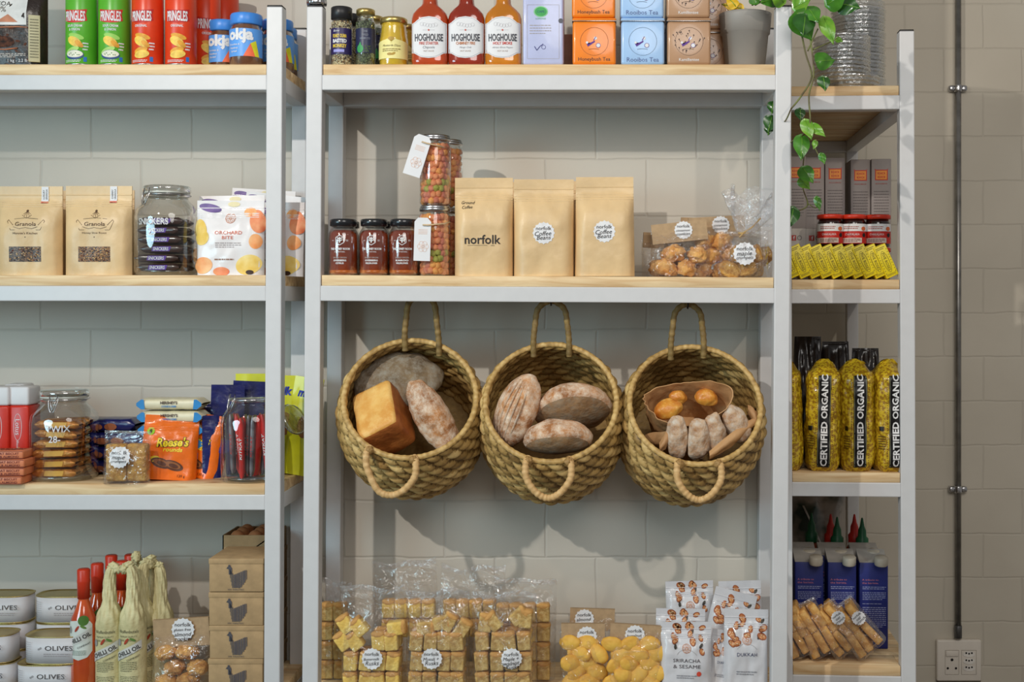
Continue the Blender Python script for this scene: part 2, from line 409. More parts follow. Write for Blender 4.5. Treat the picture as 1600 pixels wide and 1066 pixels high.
unit('white steel shelving unit with candy jars and crisp cans, furthest from the wall pipe', ax(-420), ax(439.5), .004, [(z, z) for z in LT], ZO+.736, UD, wseed=0)
unit('wide white steel shelving unit with three bread baskets hanging inside it', ax(476), ax(1234.5), .007,
     [(ZO+.592, ZO+.592), (ZO+.0645, ZO+.058), (ZO-.986, ZO-.992)], ZO+.736, UD, wseed=20)
TW, TD, TROT = .371, .975, R(-3.0)
TL0 = (.4855, .262)
TT = [ZO+.583, ZO+.0575, ZO-.4665, ZO-.9905]
tower = unit('narrow deep white steel shelving unit nearest the grey wall pipe', 0, TW, -.003, [(z, z) for z in TT], ZO+.730, TD, loc=(TL0[0], TL0[1], 0), rz=TROT, planks=9, wseed=50)
def tw(px, d=0.0):
    """world x,y on the tower where the camera ray through px meets depth d behind its front"""
    c, s = math.cos(TROT), math.sin(TROT)
    # point = TL0 + u*(c,s) + d*(-s,c); ray: X = k*(3+Y)
    k = (px-935)/1875; bx, by = TL0[0]-d*s, TL0[1]+d*c
    u = (k*(3+by)-bx)/(c-k*s)
    return bx+u*c, by+u*s

# wall pipe, its clamps and the socket plate
px, pw = 1497, RY-.022
p = thing('conduit_pipe', 'grey metal conduit pipe running down the brick wall to the socket', 'pipe', (ax(px, pw), pw, az(996, pw)))
GALV = mat((150, 148, 144), rough=.35, metal=.85, var=.1, scale=20)
MB().lathe([(.0108, 0), (.0108, 2.3)], GALV, 20).build('tube', p)
MB().lathe([(.0135, -.002), (.0135, .04), (.0125, .042)], mat((120, 120, 120), rough=.4, metal=.8), 20).build('coupling', p)
for py in (138, 765):
    z = (996-py)*(3+pw)/1875
    c = MB(); c.lathe([(.0135, z-.012), (.0145, z-.008), (.0145, z+.008), (.0135, z+.012)], METAL, 20)
    for s in (-1, 1): c.blob(s*.022, .004, z, .011, .010, .011, METAL, p=3)
    c.box(-.03, .03, .006, .018, z-.010, z+.010, METAL, .002); c.build('clamp', p)
s = thing('wall_socket', 'white wall plate with a three-pin socket and three small sockets below the pipe', 'socket', (ax(1496, RY), RY, az(1030, RY)))
SW = mat((226, 218, 206), rough=.35, var=.01)
MB().box(-.079, .079, -.022, -.001, -.073, .073, SW, .006, seg=3).build('plate', s)
MB().box(-.076, .08, -.012, -.0005, -.088, .06, mat((120, 110, 98)), .003).build('back_box', s)
M = flat(-.0225); g = MB()
for a, b, c, d in ((-.05, -.048, -.002, .038), (.008, -.048, .06, .038)):
    g.line(M, [(a, b), (a, d), (c, d), (c, b), (a, b)], .0012, mat((170, 162, 150)), h=.0008)
g.build('seam', s)
MB().box(-.048, -.004, -.0265, -.021, .016, .036, SW, .002).build('rocker_switch', s)
BLK = mat((14, 12, 12), rough=.4)
for x, z, r in ((-.026, .004, .005), (-.041, -.026, .004), (-.012, -.026, .004)): MB().disc(M, x, z, r, BLK, h=.001).build('socket_hole', s)
for z in (.024, -.001, -.026):
    u = MB(); u.disc(M, .034, z, .021, mat((235, 230, 222)), rz=.0105, h=.001)
    for dx in (-.010, 0, .010): u.disc(M, .034+dx, z+(.002 if dx == 0 else .004), .0032, BLK, h=.0018)
    u.build('small_socket', s)
# ---------------------------------------------------------------- makers of goods
def nz(x, y, z, s=1.0): return mn.noise(Vector((x*s, y*s, z*s)))
class Pouch:
    """a standing or pillow bag: front/back sheets over a footprint; surface map M for marks"""
    def __init__(s, w, h, d, seed=0, block=True, top=.80, nar=0.0, crum=.0025, seal=.003, foot=.9, zig=0, wave=.0):
        s.w, s.h, s.d, s.seed, s.block, s.top, s.nar, s.crum, s.seal, s.foot, s.zig, s.wave = w, h, d, seed, block, top, nar, crum, seal, foot, zig, wave
    def half(s, u, v):
        if s.block:
            e = max(0, 1-abs(u)**5)**.5
            pr = s.foot+(1-s.foot)*min(1, v*5) if v < s.top*.6 else max(0, 1-((v-s.top*.6)/(s.top*.4))**1.6)
        else:
            e = max(0, 1-abs(u)**2.4)**.75; q = min(1, v/s.top)
            pr = max(0, math.sin(PI*min(1, max(0, q*.94+.06))))**.6 if v < s.top else 0
        pr = min(pr, 1) if v < s.top else 0
        c = s.crum*nz(u*2.2+s.seed, v*3.1, s.seed*1.7)*(1.5 if v < s.top else .35)+s.crum*.6*nz(u*5+s.seed, v*7, 3)
        if s.block and .45 < v < s.top: c -= s.crum*1.6*abs(nz(u*3+s.seed*3, v*11, 5))*math.sin(PI*(v-.45)/(s.top-.45))
        return max(s.seal*.5, s.d/2*e*pr+c*(1-abs(u)**8))
    def wid(s, v): return s.w/2*(1-s.nar*v)
    def zed(s, u, v): return s.h*v+(s.wave*nz(u*1.3+s.seed, v*2, 9) if v > .5 else 0)*(v-.5)*2
    def M(s, x, z, h):
        v = min(1, max(0, z/s.h)); u = max(-1, min(1, x/s.wid(v)))
        return (x, -s.half(u, v)-h, s.zed(u, v)+(z-s.h*v))
    def mesh(s, mb, m, nu=20, nv=26, mtop=None):
        def f(sg): return lambda a, b: ((2*a-1)*s.wid(b), -sg*s.half(2*a-1, b), s.zed(2*a-1, b))
        mb.grid(f(1), nu, nv, m); b0 = len(mb.v)
        mb.grid(f(-1), nu, nv, m)
        # sides, top and bottom strips
        for uu in (-1, 1): mb.grid(lambda a, b: (uu*s.wid(b), (2*a-1)*s.half(uu, b), s.zed(uu, b)), 1, nv, m)
        for vv in (0, 1): mb.grid(lambda a, b: ((2*a-1)*s.wid(vv), (2*b-1)*s.half(2*a-1, vv), s.zed(2*a-1, vv)), nu, 1, m)
        return mb
def lathed(name, prof, m, parent, n=28, fn=None): return MB().lathe(prof, m, n, fn=fn).build(name, parent)

TAN = mat((236, 222, 190), rough=.6, var=.05)
def crisp_can(name_lines, base, dark, lab):
    t = thing('crisp_can', lab, 'crisp can')
    r = .0385
    lathed('body', [(r-.002, 0), (r, .002), (r, .228), (r-.002, .231)], base, t, 36)
    lathed('lid', [(r+.0015, .229), (r+.0015, .238), (r-.002, .240)], mat((225, 225, 225), rough=.3), t, 32)
    lathed('rim', [(r+.0012, 0), (r+.0012, .003), (r, .0035)], METAL, t, 32)
    M = cyl(r); g = MB()
    g.poly(M, [(-.031, .141), (-.016, .138), (0, .137), (.016, .138), (.031, .141), (.028, .128), (.031, .112), (.016, .107), (0, .105), (-.016, .107), (-.031, .112), (-.028, .128)], dark, h=.0006)
    g.text(M, 'PRINGLES', 0, .1225, .052, PAPER, hgt=.026, h=.0012, bold=.03)
    z = .098
    for l in name_lines: g.text(M, l, 0, z, .0055*len(l)*.62+.004, PAPER, hgt=.0065, h=.0008, bold=.02); z -= .0095
    yel = mat((246, 202, 84), rough=.5, var=.1, scale=90); yel2 = mat((228, 160, 40), rough=.5, var=.1, scale=90)
    g.disc(M, .004, .071, .020, yel2 if base is RED else mat((150, 205, 90)), rz=.007, rot=-.25, h=.0007); g.disc(M, .000, .058, .019, yel, rz=.011, rot=-.5, h=.001)
    g.disc(M, .012, .052, .012, yel2, rz=.006, rot=-.7, h=.0013)
    if base is RED:
        g.disc(M, .0, .036, .018, yel2, rz=.008, rot=.3, h=.0009); g.disc(M, .002, .026, .019, yel, rz=.010, rot=.15, h=.0013)
    else:
        g.disc(M, -.006, .036, .019, mat((170, 215, 110)), rz=.007, rot=.4, h=.0009)
        g.disc(M, 0, .025, .023, mat((40, 70, 130)), rz=.012, h=.0009); g.disc(M, 0, .027, .021, mat((226, 226, 205)), rz=.009, h=.0012)
        for i in range(7): g.disc(M, -.012+.004*i, .026+.003*math.sin(i*2), .0013, mat((60, 110, 50)), h=.0016, n=8)
    g.greek(M, -.026, .006, .016, .013, 2, PAPER, seed=4); g.greek(M, .020, .035, .034, .058, 3, PAPER, seed=5)
    g.rect(M, .022, .008, .030, .020, mat((40, 110, 190)), nx=2, nz=1)
    g.build('label', t)
    return t
def spread_jar(lab):
    t = thing('spread_jar', lab, 'jar'); r = .0415
    lathed('contents', [(r-.004, 0), (r-.001, .004), (r-.001, .09), (r-.008, .102), (r-.008, .11)], mat((120, 72, 40), rough=.3, var=.1, coat=.6), t)
    lathed('glass', [(r-.005, 0), (r, .004), (r, .092), (r-.006, .104), (r-.006, .111)], GLASS, t)
    lathed('lid', [(r-.0035, .106), (r-.002, .108), (r-.002, .130), (r-.004, .1335)], mat((66, 138, 222), rough=.35, var=.02), t, 48, fn=lambda a, z: 1+.006*math.sin(a*30))
    M = cyl(r+.0006); g = MB()
    g.rect(M, -.062, .022, .062, .092, mat((92, 158, 232), rough=.4, var=.02), h=0, nx=20, nz=1)
    g.poly(M, [(.004, .022), (.022, .055), (.034, .022)], mat((240, 110, 70)), h=.0005); g.poly(M, [(.022, .055), (.034, .022), (.046, .022), (.036, .062)], mat((226, 220, 40)), h=.0008)
    g.text(M, 'okja', -.004, .073, .066, PAPER, h=.0012, bold=.05)
    for i, l in enumerate(('Chocolate &', 'Hazelnut', 'Spread')): g.text(M, l, -.021, .052-.009*i, .003*len(l), PAPER, h=.0012, bold=.01)
    g.build('label', t)
    return t
def clip_jar(lab, w=.098, h=.150, words=(), tilt=0, lid=True):
    """square-shouldered preserving jar with a wire bail"""
    t = thing('preserving_jar', lab, 'jar'); r = w/2
    def sq(a, z):
        f = 1 if z < h*.7 else max(0, 1-(z-h*.7)/(h*.08))
        q = (abs(math.cos(a))**4+abs(math.sin(a))**4)**(-.25)
        return 1+(q-1)*.35*f
    prof = [(r*.80, 0), (r*.95, .003), (r, .010), (r*1.0, h*.62), (r*.96, h*.70), (r*.82, h*.77), (r*.70, h*.81), (r*.66, h*.84)]
    lathed('glass_body', prof, GLASS, t, 40, fn=sq)
    lathed('glass_base', [(r*.1, .004), (r*.78, .004), (r*.88, .008), (r*.9, .012)], film('glass_base', .22, .8, (.9, .94, .92)), t, 32)
    lathed('neck', [(r*.66, h*.84), (r*.74, h*.85), (r*.74, h*.88), (r*.66, h*.885)], film('glass_rim', .25, .85, (.93, .95, .94), rough=.05), t, 40)
    if lid:
        lathed('lid', [(r*.70, h*.90), (r*.76, h*.905), (r*.76, h*.955), (r*.70, h*.965), (r*.55, h*.972), (.001, h*.975)], film('glass_rim', .25, .85), t, 40)
        lathed('gasket', [(r*.72, h*.883), (r*.73, h*.885), (r*.73, h*.898), (r*.72, h*.90)], mat((205, 205, 195), rough=.5), t, 32)
    th = tilt; T = Matrix.Rotation(th, 4, 'Z'); wr = MB()
    y = -r*.80
    wr.tube([(-.009, y, h*.93), (-.012, y-.004, h*.85), (-.010, y-.008, h*.80), (-.006, y-.010, h*.75), (.003, y-.010, h*.745), (.008, y-.008, h*.80), (.012, y-.003, h*.87), (.009, y, h*.93)], .0011, METAL, 6, T=T)
    wr.tube([(-.010, y, h*.91), (-.006, y-.006, h*.84), (0, y-.012, h*.76), (.005, y-.006, h*.84), (.009, y, h*.91)], .0010, METAL, 6, T=T)
    wr.tube([(r*.76*math.cos(a), r*.76*math.sin(a), h*.865) for a in [2*PI*i/24 for i in range(24)]], .0011, METAL, 6, closed=True)
    wr.build('wire_bail', t)
    if words:
        g = MB(); M = lambda x, z, hh: ((r+hh)*math.sin(x/r)*1.0, -(r*1.015+hh)*math.cos(x/r), z)
        z = h*.57
        for s_, wd, dx in words: g.text(M, s_, dx, z, wd, PAPER, hgt=.017, h=.0012, bold=.012); z -= .026
        g.build('marker_writing', t)
    return t
def block_bag(lab, w, h, d, seed, deco=None, m=None, name='coffee_bag', cat='bag', **kw):
    t = thing(name, lab, cat); m = m or KRAFT
    b = Pouch(w, h, d, seed, **kw); g = MB(); b.mesh(g, m); body = g.build('pouch', t)
    # zip band and crease lines pressed in the top
    z = MB()
    for f in (.775, .80, .825, .90): z.grid(lambda u, v: b.M((2*u-1)*b.wid(f)*.985, h*f+(v-.5)*.0035, .0016*(1-abs(2*v-1))+.0002), 14, 2, m)
    z.build('zip_strip', t)
    if deco: deco(t, b)
    return t
def sticker(t, M, x, z, r, lines, first='norfolk'):
    g = MB(); g.disc(M, x, z, r, PAPER, sc=.10, scn=16, h=.0009, rings=3); o = g.build('sticker', t)
    p = MB(); p.text(M, first, x, z+r*.42, r*1.35, INK, h=.0019, bold=.0)
    for i, l in enumerate(lines): p.text(M, l, x+(i-1)*r*.06, z-r*.04-i*r*.36, min(r*1.45, r*.25*len(l)), INK, h=.0019, bold=.0, shear=.3, rot=.05)
    p.build('print', o)
    return o
def clear_bag(lab, w, h, d, seed, name='cellophane_bag', header=None, top=.8, cat='bag', loose=False, **kw):
    """crinkled cellophane bag; header = (height, material) for a folded card strip"""
    t = thing(name, lab, cat)
    b = Pouch(w, h, d, seed, block=not loose, top=top, crum=.006, seal=.002, foot=.8, **kw)
    g = MB(); b.mesh(g, CELLO, 26, 30); g.build('film', t)
    c = MB(); rnd = random.Random(seed)   # pressed creases catch the light
    for i in range(9):
        x, z = rnd.uniform(-.45, .45)*w, rnd.uniform(.1, .98)*h; a = rnd.uniform(-1.2, 1.2); L = rnd.uniform(.1, .4)*w
        c.grid(lambda u, v: b.M(x+L*(u-.5)*math.cos(a)+(v-.5)*.0012*-math.sin(a), min(h, max(0, z+L*(u-.5)*math.sin(a)+(v-.5)*.0012*math.cos(a))), .0006+.0012*(1-abs(2*v-1))), 6, 2, CELLO_T)
    c.grid(lambda u, v: b.M((2*u-1)*b.wid(.97), h*(.95+.05*v), .001), 12, 1, CELLO_T)
    c.build('crease', t)
    if header:
        hh, dz, rot = header; p = MB()
        for y in (-.0045, .0045): p.box(-w*.47, w*.47, y-.0006, y+.0006, -hh*.1, hh, CARD, 0)
        p.box(-w*.47, w*.47, -.0045, .0045, hh-.0012, hh, CARD, 0)
        o = p.build('header_card', t); o.location = (0, 0, h*dz); o.rotation_euler = (0, rot, 0)
    return t, b
# ---------------------------------------------------------------- left unit, top shelf
def rest(px, Y, z): return (ax(px, Y), Y, z)
RED = mat((226, 66, 28), rough=.32, var=.03); GRN = mat((92, 176, 48), rough=.32, var=.03)
Z = LT[0]
c = crisp_can(['ORIGINAL'], RED, mat((190, 30, 26)), 'red original crisp can standing against the green cans')
c.location = rest(231, .045, Z); c.rotation_euler.z = -.1
dup(c, rest(283, .045, Z), .06, label='red original crisp can second in the row, next to the blue-lidded jars')
dup(c, rest(321, .13, Z), .5, label='shaded red crisp can behind the front row, between the red can and the spread jar')
dup(c, rest(350, .235, Z+.0), .9, label='red crisp can furthest back behind the blue-lidded jars')
c = crisp_can(['SOUR CREAM', '& ONION'], GRN, mat((205, 40, 36)), 'green sour cream crisp can beside the dark cocoa bag')
c.location = rest(128, .045, Z); c.rotation_euler.z = -.08
dup(c, rest(179, .045, Z), .1, label='green sour cream crisp can touching the first red can')
j = spread_jar('chocolate spread jar with a blue lid at the shelf end by the white post')
j.location = rest(385, .05, Z)
dup(j, rest(350, .125, Z), .1, label='chocolate spread jar half hidden behind the front blue-lidded jar')
dup(j, rest(434, .115, Z), .2, label='chocolate spread jar seen past the white post, nearer of the two')
dup(j, rest(440.5, .205, Z), .3, label='chocolate spread jar seen past the white post, against the back post')
# dark cocoa bag
def cocoa(t, b):
    M = b.M; g = MB(); dk = mat((34, 26, 24), rough=.5); cop = mat((196, 122, 84), rough=.4, var=.1)
    g.rect(M, -.085, .105, .052, .24, mat((228, 226, 222)), h=.001, nx=8, nz=4)
    g.text(M, '100%', -.02, .145, .04, mat((120, 110, 100)), h=.0018); g.text(M, 'COCOA', -.02, .16, .06, mat((60, 50, 46)), h=.0018)
    g.poly(M, [(-.025, .112), (.005, .132), (.03, .112)], cop, h=.0018)
    g.build('label', t)
    s = MB()
    pts = [(.078, .098), (.03, .100), (-.02, .098), (-.055, .090), (-.072, .072), (-.066, .052), (-.04, .044), (0, .042), (.03, .046)]
    s.tube([M(x, z, .002) for x, z in pts], .0018, cop, 6)
    s.disc(M, -.01, .062, .032, mat((96, 54, 34), rough=.8, rgb2=(30, 16, 12), scale=120), rz=.015, h=.001)
    rnd = random.Random(5)
    for i in range(60):
        x, z = rnd.uniform(-.09, .06), rnd.uniform(.004, .10); s.disc(M, x, z, rnd.uniform(.003, .008), rnd.choice((dk, mat((92, 52, 34), rough=.8), mat((60, 38, 28)))), rz=.003, rot=rnd.uniform(0, 3), h=.0008, n=8, rings=1)
    s.greek(M, -.05, .022, .05, .034, 3, mat((200, 190, 180)), seed=3); s.text(M, '1 kg - 2.2 lb', .03, .014, .05, PAPER, h=.0018)
    s.build('print', t)
t = block_bag('large dark cocoa bag with a spoon picture, beside the green crisp cans', .185, .27, .06, 3, cocoa, mat((38, 30, 28), rough=.32, rgb2=(58, 44, 38), scale=14, bump=.2), name='cocoa_bag')
t.location = rest(18, .06, Z)
g = MB(); g.box(-.0135, .0135, -.006, 0, 0, .118, mat((196, 186, 150), rough=.6, var=.04), .001); M = flat(-.0062)
g.greek(M, -.010, .008, .010, .11, 14, mat((110, 104, 80)), seed=8, fill=.3)
o = g.build('side_label', t); o.location = (.073, -.031, .01); o.rotation_euler = (0, 0, .35)

# ---------------------------------------------------------------- left unit, second shelf
Z = LT[1]
def granola(kind):
    def deco(t, b):
        M = b.M; ink = mat((84, 56, 32)); g = MB(); hh = b.h
        g.text(M, 'Granola', 0, .132*.98, .052, ink, hgt=.010, h=.0012); g.text(M, "Hennie's Kitchen" if kind else 'Honey Slow Roast', 0, .106, .060, ink, hgt=.006, h=.0012)
        for s_ in (-1, 1):
            g.line(M, [(s_*.031, .126), (s_*.044, .140), (s_*.047, .136), (s_*.037, .114), (s_*.026, .114)], .0009, ink)
            g.line(M, [(s_*.003, .146), (s_*.012, .152)], .0009, ink); g.line(M, [(s_*.006, .150), (0, .162), (s_*.009, .154)], .0009, ink)
        g.line(M, [(-.030, .122), (-.015, .117), (.0, .120), (.015, .117), (.030, .122)], .0009, ink); g.line(M, [(-.030, .142), (0, .145), (.030, .142)], .0009, ink)
        g.line(M, [(-.0, .143), (0, .160)], .0009, ink); g.disc(M, 0, .163, .003, ink); g.disc(M, 0, .096, .0014, ink)
        g.build('print', t)
        w = MB(); w.rect(M, -.040, .034, .040, .072, mat((120, 92, 70) if kind else (150, 104, 60), rough=.5, rgb2=(46, 34, 30), scale=330, detail=1, coat=.1, thr=(.42, .58)), h=.0008, nx=10, nz=5)
        o = w.build('window', t); r = MB(); rnd = random.Random(kind+2)
        for i in range(70):
            r.blob(*M(rnd.uniform(-.037, .037), rnd.uniform(.037, .069), .0012), .0022, .001, .0013, rnd.choice((mat((196, 150, 92)), mat((110, 52, 34)), mat((222, 190, 140)), mat((60, 40, 34)))), nu=6, nv=4, T=None)
        r.build('granola_flakes', o)
        q = MB(); rib = PAPER; y = lambda x, z, h: b.M(x, z, h+.0006)
        x0 = .038; q.rect(y, x0-.009, hh-.038, x0+.009, hh-.001, rib, h=.001, nx=3, nz=6); q.poly(y, [(x0-.009, hh-.038), (x0-.009, hh-.043), (x0, hh-.039), (x0+.009, hh-.043), (x0+.009, hh-.038)], mat((220, 120, 100)), h=.001)
        q.text(y, 'LUXURY' if kind else 'CHERRY', x0-.003, hh-.021, .024, INK, hgt=.004, rot=PI/2, h=.002); q.text(y, 'GRANOLA', x0+.004, hh-.021, .026, INK, hgt=.004, rot=PI/2, h=.002)
        q.build('ribbon_label', t)
    return deco
b1 = block_bag('kraft granola bag with a dark flake window at the shelf end by the frame edge', .163, .226, .06, 11, granola(1), name='granola_bag', top=.86)
b1.location = rest(48, .045, Z)
b2 = block_bag('kraft granola bag with a cherry ribbon label next to the chocolate bar jar', .168, .227, .06, 17, granola(0), name='granola_bag', top=.86)
b2.location = rest(155, .045, Z)
dup(b1, rest(56, .16, Z), 0, label='granola bag hidden behind the one at the frame edge, ribbon label just showing')
dup(b2, rest(160, .16, Z), .03, label='granola bag standing behind the cherry ribbon granola bag')
# jar with bars
def bar(name, lab, l, w_, h_, base, text, tcol, pcol=None, group=None):
    t = thing(name, lab, 'chocolate bar', group=group)
    def f(u, v):
        a = v*2*PI; e = min(1, min(u, 1-u)/.09); q = .25+.75*e
        ca, sa = math.cos(a), math.sin(a); p = 2/3.2
        return ((u-.5)*l, math.copysign(abs(ca)**p, ca)*w_/2*(.9+.1*e), h_/2+math.copysign(abs(sa)**p, sa)*h_/2*q)
    MB().grid(f, 18, 16, base).build('wrapper', t)
    g = MB(); M = lambda x, z, h: (x, -w_/2-h, z+h_/2)
    if pcol: g.poly(M, [(-l*.22, -h_*.3), (-l*.19, h_*.3), (l*.24, h_*.3), (l*.2, -h_*.3)], pcol, h=.0006)
    if text: g.text(M, text, 0, 0, l*.36, tcol, hgt=h_*.42, h=.0014, bold=.02, shear=.15)
    g.build('label', t); return t
jar = clip_jar('square glass clip jar marked with a price, filled with brown chocolate bars', .156, .238, (('SNICKERS', .080, -.010), ('25', .020, -.010)), tilt=-.52)
jar.location = rest(261, .085, Z)
SNB = mat((58, 36, 30), rough=.3, var=.15, coat=.3)
br = bar('chocolate_bar', 'brown wrapped chocolate bar lying in the stack in the square clip jar', .108, .030, .020, SNB, 'SNICKERS', PAPER, mat((90, 50, 150)), group='brown chocolate bars in the square jar')
jx, jy = jar.location.x, jar.location.y
first = True; rnd = random.Random(3)
for k in range(6):
    for q in range(3):
        p = (jx+rnd.uniform(-.008, .008), jy-.043+q*.038, Z+.010+k*.0235); rz = rnd.uniform(-.10, .10)
        if first: br.location = p; br.rotation_euler.z = rz; first = False
        else: dup(br, p, rz)
# fruit snack bags
def orchard(seed, w_=.170, h_=.190):
    def deco(t, b):
        M = b.M; g = MB(); rnd = random.Random(seed)
        pur = mat((128, 104, 160), rough=.5, rgb2=(84, 66, 124), scale=25); ora = mat((238, 150, 84), rough=.5, rgb2=(246, 196, 140), scale=25); yel = mat((232, 194, 90), rough=.5, rgb2=(244, 222, 150), scale=25); rd = mat((228, 112, 72), rough=.5, rgb2=(240, 168, 120), scale=25)
        W, H = b.w, b.h
        for x, z, rx_, rz_, c_, ro in ((-.30, .90, .17, .055, pur, -.2), (-.42, .60, .10, .15, yel, .2), (-.40, .50, .12, .10, yel, .5), (.42, .72, .11, .16, rd, .2), (.30, .84, .09, .07, ora, 0), (-.38, .13, .15, .11, ora, .2), (-.10, .05, .12, .06, rd, 0), (.30, .14, .19, .13, yel, .3), (.40, .45, .09, .10, ora, 0), (.05, .95, .09, .035, mat((240, 226, 180)), 0)):
            g.disc(M, x*W, z*H, rx_*W, c_, rz=rz_*H, rot=ro, h=.0010, rings=3)
        g.disc(M, .32*W, .04*H, .06*W, mat((60, 36, 24)), rz=.03*H, h=.0016)
        ink = mat((206, 130, 90))
        g.ring(M, .02*W, .76*H, .013, .0008, ink, h=.0012); [g.ring(M, .02*W+.007*math.cos(a), .76*H+.007*math.sin(a), .005, .0007, ink, h=.0014, n=14) for a in [i*PI/4 for i in range(8)]]
        g.text(M, 'ORCHARD', .01*W, .565*H, .068, mat((222, 112, 84)), hgt=.009, h=.0018); g.text(M, 'BITE', .0, .50*H, .028, mat((222, 112, 84)), hgt=.008, h=.0018)
        g.greek(M, -.18*W, .36*H, .20*W, .44*H, 3, mat((170, 160, 160)), seed=2); g.greek(M, -.2*W, .19*H, .18*W, .23*H, 1, mat((150, 110, 90)), seed=6)
        g.build('print', t)
    return deco
WHT = mat((232, 228, 228), rough=.35, var=.02, coat=.3)
ob = block_bag('white dried fruit bag with plums and apricots printed on it, front of the group', .170, .190, .055, 23, orchard(1), WHT, name='fruit_snack_bag', top=.9, crum=.004)
ob.location = rest(361, .045, Z)
dup(ob, (ax(362, .125), .125, Z+.022), .04, label='white dried fruit bag standing directly behind the front plum bag', rot=(-.10, -.02, .03))
dup(ob, (ax(423, .06), .10, Z), 0, label='white dried fruit bag seen past the white post, leaning against the back post', rot=(0, .03, -.35))
dup(ob, (ax(402, .2), .215, Z+.045), 0, label='raised white dried fruit bag at the very back with purple fruit at its corner', rot=(-.06, .06, .0))
dup(ob, (ax(420, .2), .165, Z+.03), 0, label='white dried fruit bag with an orange corner rising beside the back post', rot=(-.1, .12, -.2))
# ---------------------------------------------------------------- left unit, third shelf
Z = LT[2]
# red biscuit boxes standing, small orange packets stacked in front
def biscuit_box(lab):
    t = thing('biscuit_box', lab, 'biscuit box')
    m = mat((206, 44, 26), rough=.35, var=.03); W, D, H = .055, .07, .238
    g = MB(); g.box(-W/2, W/2, -D/2, D/2, 0, H*.80, m, .006); g.box(-W/2, W/2, -D/2, D/2, H*.80, H, PAPER, .006); g.build('carton', t)
    M = flat(-D/2); p = MB(); p.ring(M, 0, .135, .010, .001, PAPER, rz=.034, h=.0008); p.text(M, 'Lotus', 0, .135, .040, PAPER, rot=-PI/2, h=.001, hgt=.012)
    p.text(M, 'Biscoff', 0, .088, .024, PAPER, rot=-PI/2, h=.001, shear=.3, hgt=.006)
    p.poly(M, [(-.010, .080), (.006, .084), (.014, .060), (-.002, .054)], mat((214, 130, 56)), h=.001)
    p.build('print', t); return t
b = biscuit_box('red biscuit box with a white end standing next to the price-marked jar')
b.location = (ax(38, .11), .11, Z)
dup(b, (ax(6, .10), .10, Z), .05, label='red biscuit box with a white end at the frame edge')
dup(b, (ax(-38, .11), .11, Z), .0, label='red biscuit box hidden past the frame edge')
dup(b, (ax(30, .2), .20, Z), .1, label='red biscuit box with a grey end standing behind the front red boxes')
def packet(lab):
    t = thing('biscuit_packet', lab, 'biscuit packet', group='small orange biscuit packets stacked at the frame edge')
    m = mat((214, 128, 88), rough=.4, var=.08); g = MB(); g.box(-.055, .055, -.030, .030, 0, .0205, m, .004); g.build('carton', t)
    M = lambda x, z, h: (x, -.030-h, z+.0102); p = MB(); dk = mat((120, 44, 34))
    p.text(M, 'HONEY OAT BISCUIT', 0, .003, .090, dk, hgt=.0058, h=.0006, bold=.02); p.text(M, 'CARAMEL & ALMOND', 0, -.0045, .09, dk, hgt=.0050, h=.0006, bold=.02)
    p.line(M, [(-.054, .0085), (.054, .0085)], .0012, dk, h=.0005); p.line(M, [(-.054, -.0085), (.054, -.0085)], .0012, dk, h=.0005)
    M2 = lambda x, y, h: (x, y, .0205+h); p.greek(M2, -.045, -.02, .045, .02, 4, dk, h=.0006)
    p.build('print', t); return t
pk = packet('small orange biscuit packet in the stack in front of the red boxes')
for k in range(4):
    q = (ax(10+(-3, 0, 2, -1)[k]+12, 0)-.026, -.015+.032, Z+.0008+k*.0213)
    if k == 0: pk.location = q
    else: dup(pk, q, (.0, .03, -.02, .02)[k])
# twix jar
jar = clip_jar('square glass clip jar of gold wrapped bars with white marker writing', .160, .238, (('TWIX', .058, .018), ('28-', .028, .010)), tilt=.02)
jar.location = (ax(101, .10), .10, Z)
GOLDW = mat((206, 138, 58), rough=.28, metal=.35, rgb2=(150, 84, 36), scale=60, bump=.5, bscale=70)
br = bar('chocolate_bar', 'gold wrapped chocolate bar lying in the round-shouldered jar', .112, .034, .022, GOLDW, None, PAPER, mat((226, 170, 70), rough=.3), group='gold wrapped bars in the marker-written jar')
jx, jy = jar.location.x, jar.location.y; rnd = random.Random(7); first = True
for k in range(6):
    for q in range(3):
        p = (jx+rnd.uniform(-.006, .006), jy-.042+q*.038, Z+.010+k*.0245); rr = (rnd.uniform(-.08, .08), rnd.uniform(-.05, .05), rnd.uniform(-.12, .12))
        if first: br.location = p; first = False
        else: dup(br, p, rot=rr)
